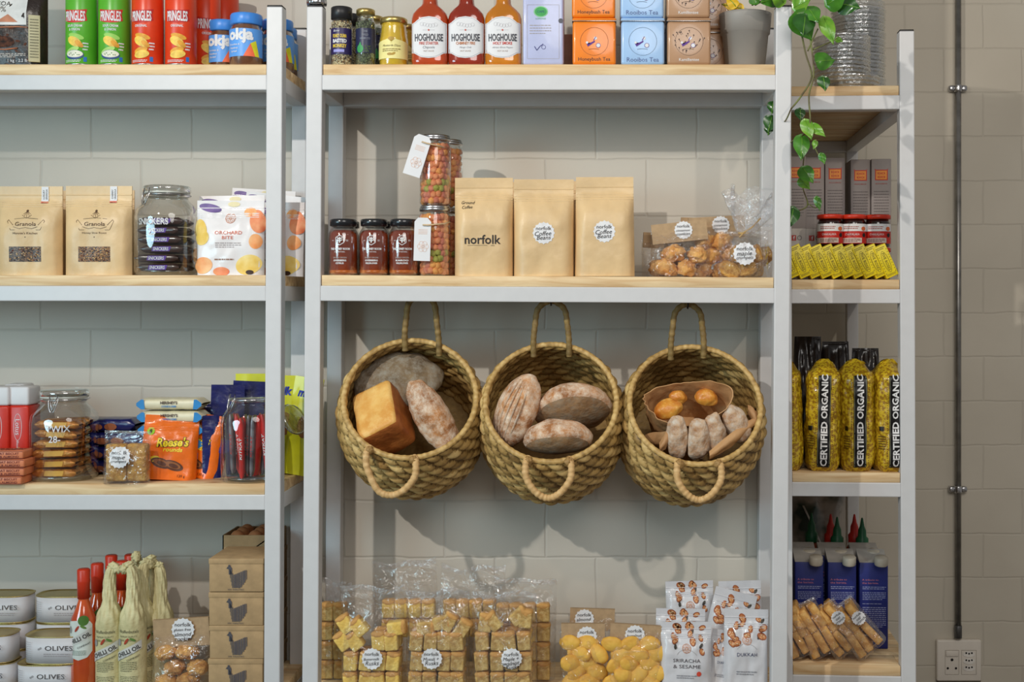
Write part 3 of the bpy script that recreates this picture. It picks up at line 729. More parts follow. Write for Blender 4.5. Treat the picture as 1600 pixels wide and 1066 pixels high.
# navy packs behind
NAVY = mat((20, 26, 92), rough=.28, var=.12, coat=.4, bump=.3, bscale=30)
def slab(name, lab, w, d, h, m, text=None, tcol=None, pcol=None, pic=None, ends=None, cat='snack pack'):
    t = thing(name, lab, cat)
    def f(u, v):
        a = v*2*PI; e = min(1, min(u, 1-u)/.08); q = .15+.85*e; ca, sa = math.cos(a), math.sin(a); p = .55
        return ((u-.5)*w, math.copysign(abs(ca)**p, ca)*d/2, h/2+math.copysign(abs(sa)**p, sa)*h/2*q+.001*nz(u*9, v*7, w*50))
    g = MB(); g.grid(f, 24, 20, m)
    g.build('wrapper', t); M = lambda x, z, hh: (x, -d/2-hh-.0006, z+h/2); p = MB()
    if ends:
        for s_ in (-1, 1):
            p.poly(M, [(s_*w*.5, -h*.12), (s_*w*.5, h*.12), (s_*w*.43, h*.42), (s_*w*.385, h*.42), (s_*w*.37, -h*.42), (s_*w*.43, -h*.42)], ends, h=.0004)
    if pic: p.disc(M, -w*.12, -h*.12, w*.11, pic, rz=h*.24, h=.001); p.disc(M, w*.12, -h*.10, w*.10, pic, rz=h*.26, h=.0012)
    if text:
        for i, (s_, ww, zz, cc) in enumerate(text): p.text(M, s_, 0, zz*h, ww, cc, h=.0016, bold=.03, hgt=h*(.26 if i == 0 else .16))
    if p.v: p.build('print', t)
    return t
CH = mat((150, 86, 52), rough=.5, var=.1)
s_ = slab('biscuit_pack', 'shiny navy biscuit pack lying on top of the navy stack behind the jars', .165, .08, .036, NAVY, pic=CH)
s_.location = (ax(172, .21), .205, Z+.112)
dup(s_, (ax(180, .2), .20, Z+.0755), .03, label='shiny navy biscuit pack second from the top behind the clip jar')
dup(s_, (ax(172, .2), .20, Z+.039), -.02, label='shiny navy biscuit pack third down in the stack behind the clip jar')
dup(s_, (ax(175, .2), .20, Z+.002), .02, label='shiny navy biscuit pack at the bottom of the stack behind the clip jar')
s_ = slab('biscuit_pack', 'navy biscuit pack lying behind the cream wrapped bars', .17, .07, .034, NAVY, pic=CH)
s_.location = (ax(310, .25), .245, Z+.150)
dup(s_, (ax(300, .25), .245, Z+.114), 0, label='navy biscuit pack lying under the one behind the cream wrapped bars')
for k in range(3): dup(s_, (ax(296, .25), .245, Z+.003+k*.037), 0, label=('navy biscuit pack at the floor of the pile behind the cream bars', 'navy biscuit pack second from the bottom behind the cream bars', 'navy biscuit pack in the middle of the pile behind the cream bars')[k])
# cream bars stacked on something
CREAM = mat((222, 214, 182), rough=.35, var=.04)
BLU = mat((44, 132, 196), rough=.35, var=.05)
hb = slab('chocolate_bar', 'cream wrapped chocolate bar with blue ends on top of another cream bar', .168, .075, .030, CREAM, (("HERSHEY'S", .044, .16, mat((70, 44, 36))), ('COOKIES & CREME', .038, -.16, BLU)), ends=BLU, cat='chocolate bar')
hb.location = (ax(272, .135), .135, Z+.176)
dup(hb, (ax(272, .125), .13, Z+.1435), -.02, label='cream wrapped chocolate bar with blue ends just above the orange bags')
for k in range(4): dup(hb, (ax(272, .13), .14, Z+.003+k*.035), 0, label=('lowest cream wrapped bar behind the orange bags', 'second cream wrapped bar from the bottom behind the orange bags', 'third cream wrapped bar from the bottom behind the orange bags', 'fourth cream wrapped bar from the bottom behind the orange bags')[k])
# maple crumpets bag
def crumb_bag_contents():
    pass
CRUM = mat((206, 160, 84), rough=.75, rgb2=(168, 116, 52), scale=70, bump=.8, bscale=110)
t, b = clear_bag('small clear bag of golden crumpet squares with a scalloped label on the shelf', .118, .132, .052, 31, name='crumpet_bag', top=.86)
t.location = (ax(196, .005), .015, Z); t.rotation_euler = (0, .02, -.05)
sticker(t, b.M, -.010, .068, .028, ['maple', 'crumpets'])
cr = thing('crumpet_square', 'golden crumbly crumpet square inside the small clear bag', 'biscuit', group='crumpet squares in the small clear bag')
MB().box(-.025, .025, -.014, .014, 0, .094, CRUM, .006, seg=3).build('square', cr)
for i, (dx, dy, rz) in enumerate(((-.024, .0, .05), (.027, .004, -.08))):
    p = (t.location.x+dx, t.location.y+dy, Z+.006)
    if i == 0: cr.location = p; cr.rotation_euler.z = rz
    else: dup(cr, p, rz)
# orange bags
ORG = mat((240, 112, 20), rough=.3, var=.05, coat=.35, bump=.25, bscale=22)
def reese(t, b):
    M = b.M; yl = mat((246, 214, 40), rough=.4); bn = mat((70, 36, 22), rough=.4); g = MB()
    g.text(M, "Reese's", .010, .096, .082, bn, hgt=.026, h=.0012, bold=.09, shear=.2, rot=.05); g.text(M, "Reese's", .010, .096, .080, yl, hgt=.024, h=.0019, bold=.035, shear=.2, rot=.05)
    g.text(M, 'rounds', .012, .077, .048, yl, hgt=.011, h=.0015, bold=.03, shear=.15)
    g.disc(M, -.048, .122, .010, mat((150, 200, 40)), h=.0012); g.text(M, '8', -.048, .122, .007, INK, hgt=.011, h=.0018, bold=.03)
    for x, z in ((-.014, .042), (.016, .037)):
        g.disc(M, x, z, .026, mat((92, 50, 30)), rz=.012, rot=-.3, h=.0012); g.disc(M, x, z+.001, .020, mat((150, 90, 44)), rz=.008, rot=-.3, h=.0018); g.disc(M, x+.002, z-.001, .012, mat((90, 46, 26)), rz=.005, rot=-.3, h=.0024)
    g.disc(M, -.03, .052, .012, yl, h=.0008, rz=.008)
    g.text(M, '120 g', .038, .010, .018, bn, h=.0012); g.build('print', t)
rb = block_bag('bright orange chocolate bag with yellow lettering in front of the cream bars', .142, .164, .045, 41, reese, ORG, name='candy_bag', top=.93, crum=.003, foot=1, nar=.05)
rb.location = (ax(258, .05)-.004, .075, Z); rb.rotation_euler = (-.13, .06, .12)
dup(rb, (ax(292, .08), .125, Z+.002), 0, label='orange chocolate bag behind, only its crumpled side edge showing', rot=(-.10, .10, -.30))
# tall navy chocolate slabs and yellow slabs
def tallslab(lab, w, h, d, m, text, col, extra=None, flap=0):
    t = thing('chocolate_bar', lab, 'chocolate bar'); b = Pouch(w, h, d, 77, block=True, top=.97, crum=.003, foot=1); g = MB(); b.mesh(g, m, 12, 16); g.build('wrapper', t)
    p = MB()
    if text: p.text(b.M, text, 0, h*.84, w*.62, col, hgt=h*.09, h=.0015, bold=.04, shear=.25)
    if extra: p.disc(b.M, w*.1, h*.5, w*.25, extra, rz=h*.12, h=.001)
    p.build('print', t); return t
YG = mat((214, 214, 40), rough=.35, var=.03, coat=.3)
ts = tallslab('tall navy chocolate slab standing between the orange bags and the clip jar', .085, .245, .018, NAVY, None, PAPER, mat((44, 52, 140), rough=.3))
ts.location = (ax(338, .09), .115, Z); ts.scale = (1, 1, .66); ts.rotation_euler = (-.03, .0, .5)
dup(ts, (ax(380, .18), .19, Z+.0), 0, label='tall navy chocolate slab behind the clip jar with its dark top showing', rot=(-.05, .05, .1), scale=1)
dup(ts, (ax(352, .15), .155, Z+.0), 0, label='tall navy chocolate slab leaning behind the wire-clipped jar', rot=(-.05, .02, .2), scale=(1, 1, .97))
ys = tallslab('yellow-green chocolate slab with a blue word, seen past the white post', .082, .258, .018, YG, 'milk', mat((20, 50, 170)), mat((150, 96, 40)))
ys.location = (ax(456, .13), .17, Z); ys.rotation_euler = (-.06, .13, -.2)
dup(ys, (ax(435, .2), .225, Z), 0, label='yellow-green chocolate slab at the back, its bright top edge above the navy one', rot=(-.04, .02, 0))
dup(ys, (ax(385, .2), .235, Z+.004), 0, label='yellow-green chocolate slab behind the navy slab at the back of the shelf', rot=(-.03, .0, 0))
# kitkat jar
jar = clip_jar('open square clip jar of red and silver chocolate fingers beside the white post', .150, .240, (), tilt=-.62, lid=False)
jar.location = (ax(400, .09)-.006, .075, Z)
lid = thing('glass_jar_lid', 'round glass jar lid on its wire hinge hanging open past the white post', 'lid', (ax(459, .1), .10, az(655, .10)))
l = MB(); l.lathe([(.034, -.004), (.040, -.003), (.041, .003), (.036, .006), (.026, .008), (.001, .009)], film('glass_rim', .25, .85), 32, T=Matrix.Rotation(R(62), 4, 'Y') @ Matrix.Rotation(R(25), 4, 'X')); l.build('disc', lid)
l = MB(); l.tube([Matrix.Rotation(R(62), 4, 'Y') @ Matrix.Rotation(R(25), 4, 'X') @ Vector((.0415*math.cos(a), .0415*math.sin(a), -.002)) for a in [i*PI/16 for i in range(32)]], .0014, METAL, 6, closed=True); l.build('wire_rim', lid)
SIL = mat((150, 146, 150), rough=.3, metal=.6, rgb2=(96, 92, 100), scale=40); REDW = mat((206, 36, 30), rough=.3, var=.08, coat=.3)
f1 = bar('chocolate_finger', 'red wrapped chocolate finger standing in the open jar', .155, .026, .014, REDW, 'KITKAT', PAPER, None, group='red and silver chocolate fingers in the open jar')
f2 = bar('chocolate_finger', 'silver wrapped chocolate finger standing in the open jar', .150, .022, .012, SIL, 'KITKAT', mat((190, 60, 60)), None, group='red and silver chocolate fingers in the open jar')
jx, jy = jar.location.x, jar.location.y; rnd = random.Random(12)
for i in range(16):
    a = i*2.4; rr = .05*math.sqrt((i+.5)/16); src = f1 if i % 2 else f2
    p = (jx+rr*math.cos(a), jy+rr*math.sin(a)*.9, Z+.090+rnd.uniform(-.004, .006)); rot = (rnd.uniform(-.1, .1), -PI/2+rnd.uniform(-.14, .14), rnd.uniform(-.35, .35))
    if i < 2: src.location = p; src.rotation_euler = rot
    else: dup(src, p, rot=rot)

# ---------------------------------------------------------------- left unit, lowest shelf
Z = LT[3]
TINW = mat((214, 210, 212), rough=.45, var=.02); 
def oval_tin(lab):
    t = thing('olive_tin', lab, 'tin'); W, D, H = .150, .085, .070
    q = lambda a, z: 1
    def prof(rs, m, name):
        g = MB(); n = 48; vs, fs = [], []
        for s_, z in rs:
            for i in range(n):
                a = 2*PI*i/n; ca, sa = math.cos(a), math.sin(a); p = .62
                vs.append((math.copysign(abs(ca)**p, ca)*W/2*s_, math.copysign(abs(sa)**p, sa)*D/2*s_, z))
        for j in range(len(rs)-1):
            for i in range(n): k = (i+1) % n; fs.append((j*n+i, j*n+k, (j+1)*n+k, (j+1)*n+i))
        fs += [tuple(range(n))[::-1], tuple((len(rs)-1)*n+i for i in range(n))]; g.add(vs, fs, m, True)
        return g.build(name, t)
    prof([(1.0, .003), (1.0, H-.003)], TINW, 'body')
    prof([(1.0, 0), (1.02, .0015), (1.0, .003)], GOLD, 'bottom_rim'); prof([(1.0, H-.003), (1.03, H-.001), (1.03, H), (.99, H), (.96, H-.0022), (.8, H-.0016)], GOLD, 'lid')
    p = MB(); M = flat(-D/2)
    ink = mat((70, 66, 66)); p.text(M, 'OLIVES', .020, .042, .070, ink, hgt=.012, h=.0012); p.text(M, 'oo', -.028, .041, .010, ink, h=.0012, rot=.5)
    p.greek(M, -.018, .020, .050, .030, 2, mat((160, 150, 150)), h=.0012, seed=4, fill=.3)
    o = p.build('print', t); l = MB(); 
    for i in range(9): l.grid(lambda u, v: (-.050-.020*math.sin(u*1.3), -D/2-.0009+.018*u*u, .012+i*.0055+.0009*v), 4, 1, mat((170, 164, 166)))
    l.build('fine_print', t)
    return t
ot = oval_tin('white oval olive tin, top one of the stack beside the red bottle')
H = .070
ot.location = (ax(80, 0)-.002, .045, Z+.002+H)
L2 = lambda px, Y, k, lab, rz=0: dup(ot, (ax(px, Y), Y, Z+.001+k*(H+.001)), rz, label=lab)
L2(79, .045, 0, 'white oval olive tin at the bottom of the stack beside the red bottle')
L2(-18, .05, 0, 'white oval olive tin at the bottom of the nearest stack at the frame edge', .03); L2(-20, .05, 1, 'white oval olive tin second up in the nearest stack at the frame edge', .02)
for k in range(3): L2(106, .165, k, ('lowest hidden olive tin of the back stack near the bottles', 'middle olive tin of the back stack near the bottles', 'topmost white oval olive tin, its gold lid seen at the back by the bottles')[k], .01*k)
for k in range(3): L2(6, .165, k, ('lowest olive tin of the back stack at the frame edge', 'second olive tin up of the back stack at the frame edge', 'topmost olive tin with gold lid at the frame edge')[k], .02)
# chilli oil bottles
OIL = mat((232, 98, 24), rough=.12, rgb2=(190, 62, 18), scale=8, coat=1, spec=.7)
def oil_label(g, M, r, w, z0):
    g.poly(M, [(-w, z0), (-w*1.0, z0+.085), (-w*.8, z0+.094), (0, z0+.098), (w*.8, z0+.094), (w, z0+.085), (w, z0+.018), (w*.6, z0+.004), (0, z0-.002), (-w*.6, z0+.004)], mat((216, 222, 214)), h=.0008)
def chilli(g, M, z, w, bold=.02):
    gr = mat((150, 150, 146)); rr = mat((170, 62, 36)); gn = mat((96, 130, 60))
    g.poly(M, [(-w, z-.020), (-w, z+.002), (w, z+.036), (w, z+.014)], mat((206, 206, 200)), h=.0012)
    g.text(M, 'CHILLI OIL', 0, z+.008, w*1.9, INK, hgt=.011, rot=.42, h=.0018, bold=bold); g.text(M, 'COMPANY', w*.4, z-.008, w*1.0, INK, hgt=.0045, rot=.38, h=.0018)
    g.disc(M, -w*.1, z+.034, .009, rr, rz=.003, rot=1.0, h=.0016); g.disc(M, w*.35, z+.038, .008, gn, rz=.003, rot=-.5, h=.0016); g.disc(M, -w*.72, z+.030, .006, gr, rz=.009, h=.0014)
def oil_bottle(lab):
    t = thing('oil_bottle', lab, 'bottle'); r = .031
    pr = [(r-.004, 0), (r, .004), (r, .165), (r*.93, .185), (r*.62, .208), (.0135, .225), (.0125, .235), (.0125, .285)]
    lathed('glass_body', pr, OIL, t, 32)
    lathed('shrink_cap', [(.0148, .232), (.0152, .27), (.0158, .272), (.0158, .278), (.0152, .28), (.0156, .303), (.013, .306)], mat((204, 56, 30), rough=.35, var=.03), t, 32)
    g = MB(); M = cyl(r); oil_label(g, M, r, .034, .085); g.disc(M, .012, .194-.012, .013, mat((80, 120, 50)), h=.001)
    chilli(g, M, .128, .033); g.greek(M, -.016, .095, .018, .108, 4, mat((90, 110, 90)), seed=3, h=.0015, fill=.35)
    g.build('label', t); return t
hb_ = Z
ob_ = oil_bottle('red chilli oil bottle with an unwrapped label, standing beside the olive tins')
ob_.location = (ax(124, .01), .035, Z)
for px, Y, dz, lab in ((152, .10, 0, 'red-capped oil bottle just behind the front unwrapped one'), (174, .20, .0, 'red-capped oil bottle at the back, cap tallest of the red ones'), (191, .13, -.0, 'red-capped oil bottle showing between two paper-wrapped bottles'), (204, .21, .0, 'red-capped oil bottle nearest the wall behind the wrapped bottles')):
    dup(ob_, (ax(px, Y), Y, Z+dz), .2, label=lab)
WRAP = mat((226, 216, 168), rough=.55, rgb2=(198, 188, 140), scale=9, bump=.8, bscale=26)
def wrapped(lab, seed, hook=1):
    t = thing('wrapped_bottle', lab, 'bottle'); r = .0335; n = 48
    def f(u, v):
        a = u*2*PI; z = v*.318
        rr = r if z < .165 else (r*(1-((z-.165)/.055)**1.4*.50) if z < .22 else r*(.50-.12*(z-.22)/.08))
        if z > .300: rr *= max(.25, 1-((z-.300)/.018)**2*.75)
        tw_ = .0 if z < .15 else min(1, (z-.15)/.05)
        rr *= 1+.09*tw_*math.sin(a*7+z*95+seed)+.05*tw_*math.sin(a*13-z*60+seed*2)+.012*nz(a, z*30, seed)
        return (rr*math.cos(a)+hook*.010*max(0, (z-.27)/.05)**2, rr*math.sin(a), z)
    MB().grid(f, 56, 60, WRAP, cu=True).build('paper_wrap', t)
    tp = MB(); tp.blob(hook*.010, 0, .312, .013, .011, .009, WRAP, amp=.6, fr=2.5, seed=seed, nu=20, nv=14); tp.blob(hook*.020, -.004, .305, .011, .009, .012, WRAP, amp=.6, fr=2.5, seed=seed+4, nu=20, nv=14); tp.build('paper_twist', t)
    g = MB(); M = cyl(r+.0006); ink = mat((84, 84, 64))
    g.text(M, 'Wolfenbutels', 0, .165-.012, .052, ink, hgt=.008, h=.0006); g.text(M, 'PREMIUM QUALITY', 0, .140, .045, ink, hgt=.0045, h=.0006); g.text(M, '100% NATURAL', 0, .131, .040, ink, hgt=.0045, h=.0006)
    chilli(g, M, .095, .034)
    g.greek(M, -.022, .052, .022, .078, 6, ink, seed=seed, h=.0006, fill=.3); g.greek(M, -.024, .006, .024, .042, 9, ink, seed=seed+1, h=.0006, fill=.3)
    g.build('print', t); return t
w1 = wrapped('paper-wrapped oil bottle touching the unwrapped red bottle', 3, 1); w1.location = (ax(161, .0), .04, Z)
w2 = wrapped('paper-wrapped oil bottle in the very front of the group', 8, -1); w2.location = (ax(198, -.01), .030, Z+.004)
for px, Y, rz, dz, lab, s_ in ((222, .075, .9, 0, 'paper-wrapped oil bottle right behind the front one, twist pointing up', w1), (242, .13, .6, 0, 'paper-wrapped oil bottle at the back with a tall crumpled neck', w2), (251, .095, 2.4, -.012, 'paper-wrapped oil bottle at the end beside the ginger cookie bag', w1), (214, .15, 1.7, .006, 'paper-wrapped oil bottle in the back row with a peaked twist', w2)):
    dup(s_, (ax(px, Y), Y, Z+dz), rz, label=lab)
# ginger cookie bag
COOK = mat((230, 176, 100), rough=.8, rgb2=(190, 130, 66), scale=50, bump=.9, bscale=90)
def cookie(name, lab, rx, ry, rz, m, group, amp=.25, seed=1, cat='cookie', p=2):
    t = thing(name, lab, cat, group=group)
    MB().blob(0, 0, 0, rx, ry, rz, m, 24, 16, amp=amp, fr=2.6, seed=seed, p=p).build('dough', t); return t
def scatter(src, pts):
    """pts: (x,y,z,rx,ry,rz)"""
    for i, p in enumerate(pts):
        if i == 0: src.location = p[:3]; src.rotation_euler = p[3:]
        else: dup(src, p[:3], rot=p[3:])
def fill(cx, cy, z0, w, d, h, step, seed, jit=.25, tilt=.5):
    rnd = random.Random(seed); out = []; sx, sy, sz = step
    nzv = max(1, int(h/sz))
    for k in range(nzv):
        nx = max(1, int(w/sx)); ny = max(1, int(d/sy))
        for i in range(nx):
            for j in range(ny):
                out.append((cx+(i-(nx-1)/2)*sx+(.25*sx if k % 2 else -.25*sx)+rnd.uniform(-1, 1)*jit*sx*.5, cy+(j-(ny-1)/2)*sy, z0+(k+.5)*sz+rnd.uniform(-1, 1)*jit*sz*.4, rnd.uniform(-tilt, tilt), rnd.uniform(-tilt, tilt), rnd.uniform(-3, 3)))
    return out
t, b = clear_bag('clear bag of rough ginger cookies with a card header beside the egg boxes', .150, .150, .07, 53, name='cookie_bag', header=(.064, .78, -.06), top=.95)
t.location = (ax(278, 0), .035, Z+.0)
hd = [c for c in t.children if c.name.startswith('header')][0]
sticker(t, lambda x, z, h: (x, -.0058-h-.004, z), .004, .155, .030, ['gluten free', 'almond', 'cookies'])
scatter(cookie('ginger_cookie', 'rough golden ginger cookie inside the header-card bag', .030, .024, .019, COOK, 'ginger cookies in the header-card bag', seed=4), fill(t.location.x, .035, Z+.004, .115, .045, .118, (.056, .04, .036), 9, tilt=.35))
# egg boxes
def egg_box(lab, open_=False):
    t = thing('egg_box', lab, 'box'); W, D, H = .135, .150, .083
    BX = mat((178, 148, 108), rough=.8, var=.05, scale=40, bump=.08)
    if not open_:
        MB().box(-W/2, W/2, -D/2, D/2, 0, H-.012, BX, .0015).build('tray', t)
        MB().box(-W/2-.0015, W/2+.0015, -D/2-.001, D/2+.001, H-.014, H, BX, .002).build('lid', t)
    else:
        g = MB(); g.box(-W/2, W/2, -D/2, -D/2+.003, 0, H*.6, BX); g.box(-W/2, W/2, D/2-.003, D/2, 0, H*.6, BX); g.box(-W/2, -W/2+.003, -D/2, D/2, 0, H*.6, BX); g.box(W/2-.003, W/2, -D/2, D/2, 0, H*.6, BX); g.box(-W/2, W/2, -D/2, D/2, 0, .003, BX); g.build('tray', t)
        g = MB(); T = Matrix.Translation((W/2, 0, H*.6)) @ Matrix.Rotation(R(-35), 4, 'Y'); g.box(-W*.55, 0, -D/2, D/2, 0, .003, BX, T=T); g.build('lid', t); return t
    M = flat(-D/2-.0012); p = MB(); sl = mat((84, 82, 88)); 
    # barcode hen: body outline cut in vertical bars
    body = [(-.012, .058), (-.008, .040), (-.002, .038), (.006, .042), (.014, .046), (.022, .050), (.027, .050), (.024, .036), (.018, .026), (.014, .018), (.012, .010)]
    def top(x): return .058-.016*min(1, (x+.016)/.010) if x < -.006 else .044+.011*min(1, max(0, (x+.004)/.026))
    def bot(x): return .040-.030*min(1, (x+.016)/.006)+.0 if x < -.010 else (.010 if x < .010 else .010+.024*((x-.010)/.017)**1.2)
    x = -.015; i = 0; rnd = random.Random(2)
    while x < .027:
        wd = rnd.choice((.0010, .0016, .0024)); z0, z1 = max(.010, bot(x)), top(x)
        if z1 > z0: p.rect(M, x, z0, x+wd, z1, sl, nx=1, nz=1)
        x += wd+.0009
    p.disc(M, -.0165, .0605, .0055, sl, rz=.004); p.disc(M, -.0165, .066, .003, sl, rz=.002); p.poly(M, [(-.021, .061), (-.025, .059), (-.021, .0585)], sl); p.rect(M, -.018, .044, -.010, .060, sl, nx=1, nz=1)
    p.text(M, 'MY PANTRY', -.0, .006, .040, sl, hgt=.0035, h=.0008)
    p.build('print', t); return t
eb = egg_box('brown cardboard egg box with a hen print, top one of the front stack')
X = ax(368, 0); names = ['brown egg box with a hen print at the bottom of the front stack', 'brown egg box with a hen print second from the bottom', 'brown egg box with a hen print just below the top one']
z0 = Z+.001
eb.location = (X, .080, az(925, .005))
for k in range(3):
    zt = az((1082, 1030, 978)[k], .005); dup(eb, (X+(-.003, .001, -.001)[k], .082, zt), (.01, -.01, .0)[k], label=names[k])
dup(eb, (X-.002, .081, az(925, .005)-4*.0848), .0, label='lowest brown egg box resting on the shelf board below the stack')
oe = egg_box('opened egg box on top of the back stack with brown eggs showing', True); oe.location = (ax(395, .2), .222, az(925, .005)+.062); oe.scale = (1, .85, 1)
egg = thing('egg', 'brown hen egg showing in the opened box', 'egg', group='brown eggs in the opened box'); MB().blob(0, 0, 0, .022, .022, .028, mat((196, 130, 86), rough=.5), 20, 14).build('shell', egg)
scatter(egg, [(oe.location.x+dx, oe.location.y+dy, oe.location.z+.031, 0, 0, 0) for dx in (-.035, .012) for dy in (-.04, .005, .045)])
for k in range(5): dup(eb, (ax(395, .2), .232, az(925, .005)-.0225+(0-k)*.0848), 0, label='egg box %s of the back stack behind the hen print boxes' % ('topmost closed', 'second closed', 'third', 'fourth', 'lowest')[k]).scale = (1, .8, 1)
# ---------------------------------------------------------------- centre unit, top shelf
Z = ZO+.592
k_ = thing('ribbed_metal_knob', 'ribbed silver metal knob standing on top of the white post', 'knob', (ax(495, .02), .02, ZO+.741))
g = MB(); g.lathe([(.012, 0), (.0235, .002), (.0245, .008), (.0235, .016), (.016, .020), (.010, .03), (.010, .06)], METAL, 44, fn=lambda a, z: 1+.05*math.cos(a*14) if z < .019 else 1); g.build('ribbed_disc', k_)
def lid_of(r, z0, z1, m, t, name='lid', ribs=0): return lathed(name, [(r-.003, z0), (r, z0+.001), (r, z1-.002), (r-.0025, z1)], m, t, 48, fn=(lambda a, z: 1+.012*math.cos(a*ribs)) if ribs else None)
def speckle(cs): return cs
def spice(lab, kind):
    t = thing('spice_jar', lab, 'spice jar'); r = .0265 if kind == 0 else .0245; h = .118
    pep = mat((206, 190, 150), rough=.6, rgb2=(60, 48, 38), scale=380, detail=1, thr=(.44, .52)) if kind == 0 else mat((96, 104, 78), rough=.7, rgb2=(40, 46, 36), scale=300, detail=1, thr=(.42, .55))
    lathed('contents', [(r-.003, .002), (r-.002, .004), (r-.002, h-.006), (r-.006, h-.004)], pep, t)
    rn = MB(); rnd = random.Random(kind+1)
    for i in range(130):
        a = rnd.uniform(-1.5, 1.5); z = rnd.choice((rnd.uniform(.004, .024), rnd.uniform(h-.026, h-.006)))
        rn.blob((r-.0016)*math.sin(a), -(r-.0016)*math.cos(a), z, .0019, .0014, .0019, rnd.choice((mat((226, 212, 176)), mat((150, 110, 70)), mat((60, 44, 36)))) if kind == 0 else rnd.choice((mat((120, 130, 90)), mat((64, 70, 50)))), nu=6, nv=4)
    rn.build('peppercorns' if kind == 0 else 'dried_herbs', t)['kind'] = 'stuff'
    lathed('glass', [(r-.003, 0), (r, .003), (r, h-.008), (r-.004, h), (r-.004, h+.004)], GLASS, t)
    if kind == 0: lid_of(.0265, h+.001, h+.032, mat((36, 36, 38), rough=.4), t, 'grinder_lid', 0)
    else: lid_of(.0235, h+.013, h+.027, GOLD, t, 'lid', 30); lathed('glass_neck', [(r-.004, h), (r-.006, h+.014)], GLASS, t)
    M = cyl(r+.0004); g = MB(); nav = mat((44, 34, 84), rough=.4, var=.02) if kind == 0 else mat((38, 42, 74), rough=.4)
    yl = mat((228, 196, 70), rough=.4); g.rect(M, -.036, .028 if kind == 0 else .032, .036, .094, nav, h=0, nx=16, nz=1)
    if kind == 0:
        g.text(M, 'Bone', -.008, .087, .016, PAPER, h=.0008, shear=.3); 
        for i, (l, c_) in enumerate((('FUNKY OUMA', yl), ('BASTED', WINK), ('MONKEY', yl))): g.text(M, l, .0, .074-.0125*i, .036, c_, hgt=.0095, h=.0008, bold=.04)
        g.rect(M, -.016, .033, .012, .040, mat((160, 160, 226)), h=.0006, nx=6, nz=1)
    else:
        for i, l in enumerate(('THE', 'WILD', 'HERB CO')): g.text(M, l, .003, .086-.009*i, .005*len(l)*.6+.004, mat((150, 156, 170)), hgt=.005, h=.0008)
        g.disc(M, -.010, .042, .009, mat((60, 160, 90)), rz=.010, h=.0008); g.poly(M, [(-.014, .050), (-.006, .050), (-.009, .060)], mat((60, 160, 90)), h=.0008)
        for i in range(9): g.disc(M, .004+.0035*(i % 4), .036+.006*(i//3), .0035, mat((70, 90, 50)), rz=.0015, rot=i, h=.0008, n=8)
    g.build('label', t); return t
s0 = spice('spice grinder jar with a tall black lid and purple label by the post', 0); s0.location = (ax(528.5, .0), .040, Z)
dup(s0, (ax(547, .11), .115, Z), 2.6, label='dark spice grinder jar standing behind the black-lidded one')
s1 = spice('dried herb jar with a gold lid and dark blue label', 1); s1.location = (ax(566.5, .0), .040, Z)
dup(s1, (ax(583, .1), .115, Z), .8, label='herb jar with a gold lid behind the dark blue labelled one')
t = thing('mustard_jar', 'small yellow mustard jar with a cream label and gold lid', 'jar'); r = .0365
MUS = mat((226, 186, 40), rough=.3, var=.05, coat=.6)
lathed('mustard', [(r-.003, .001), (r-.001, .004), (r-.001, .066), (r-.003, .075), (r-.006, .098), (r-.005, .108)], MUS, t)
lathed('glass', [(r-.002, 0), (r, .004), (r, .066), (r-.002, .075), (r-.005, .1), (r-.004, .110)], GLASS, t)
lid_of(.0345, .108, .123, GOLD, t, ribs=0)
M = cyl(r+.0005); g = MB(); g.poly(M, [(-.052, .016), (-.052, .058), (-.014, .064), (-.010, .066), (0, .058), (.010, .066), (.014, .064), (.052, .058), (.052, .016)], mat((238, 226, 150), rough=.5, var=.02), h=.0003)
br_ = mat((176, 140, 50)); g.disc(M, 0, .066, .008, br_, rz=.005); g.text(M, 'Moutarde Dijon', 0, .048, .046, mat((100, 90, 50)), h=.0010, hgt=.007, shear=.2); g.greek(M, -.024, .033, .024, .042, 2, mat((140, 120, 60)), h=.001, seed=2); g.disc(M, -.004, .027, .007, br_, rz=.0035); g.disc(M, .005, .028, .006, br_, rz=.003, rot=.5)
g.build('label', t); t.location = (ax(610.5, 0), .045, Z)
dup(t, (ax(632, .1), .125, Z), .6, label='second mustard jar in the shade behind the first sauce bottle')
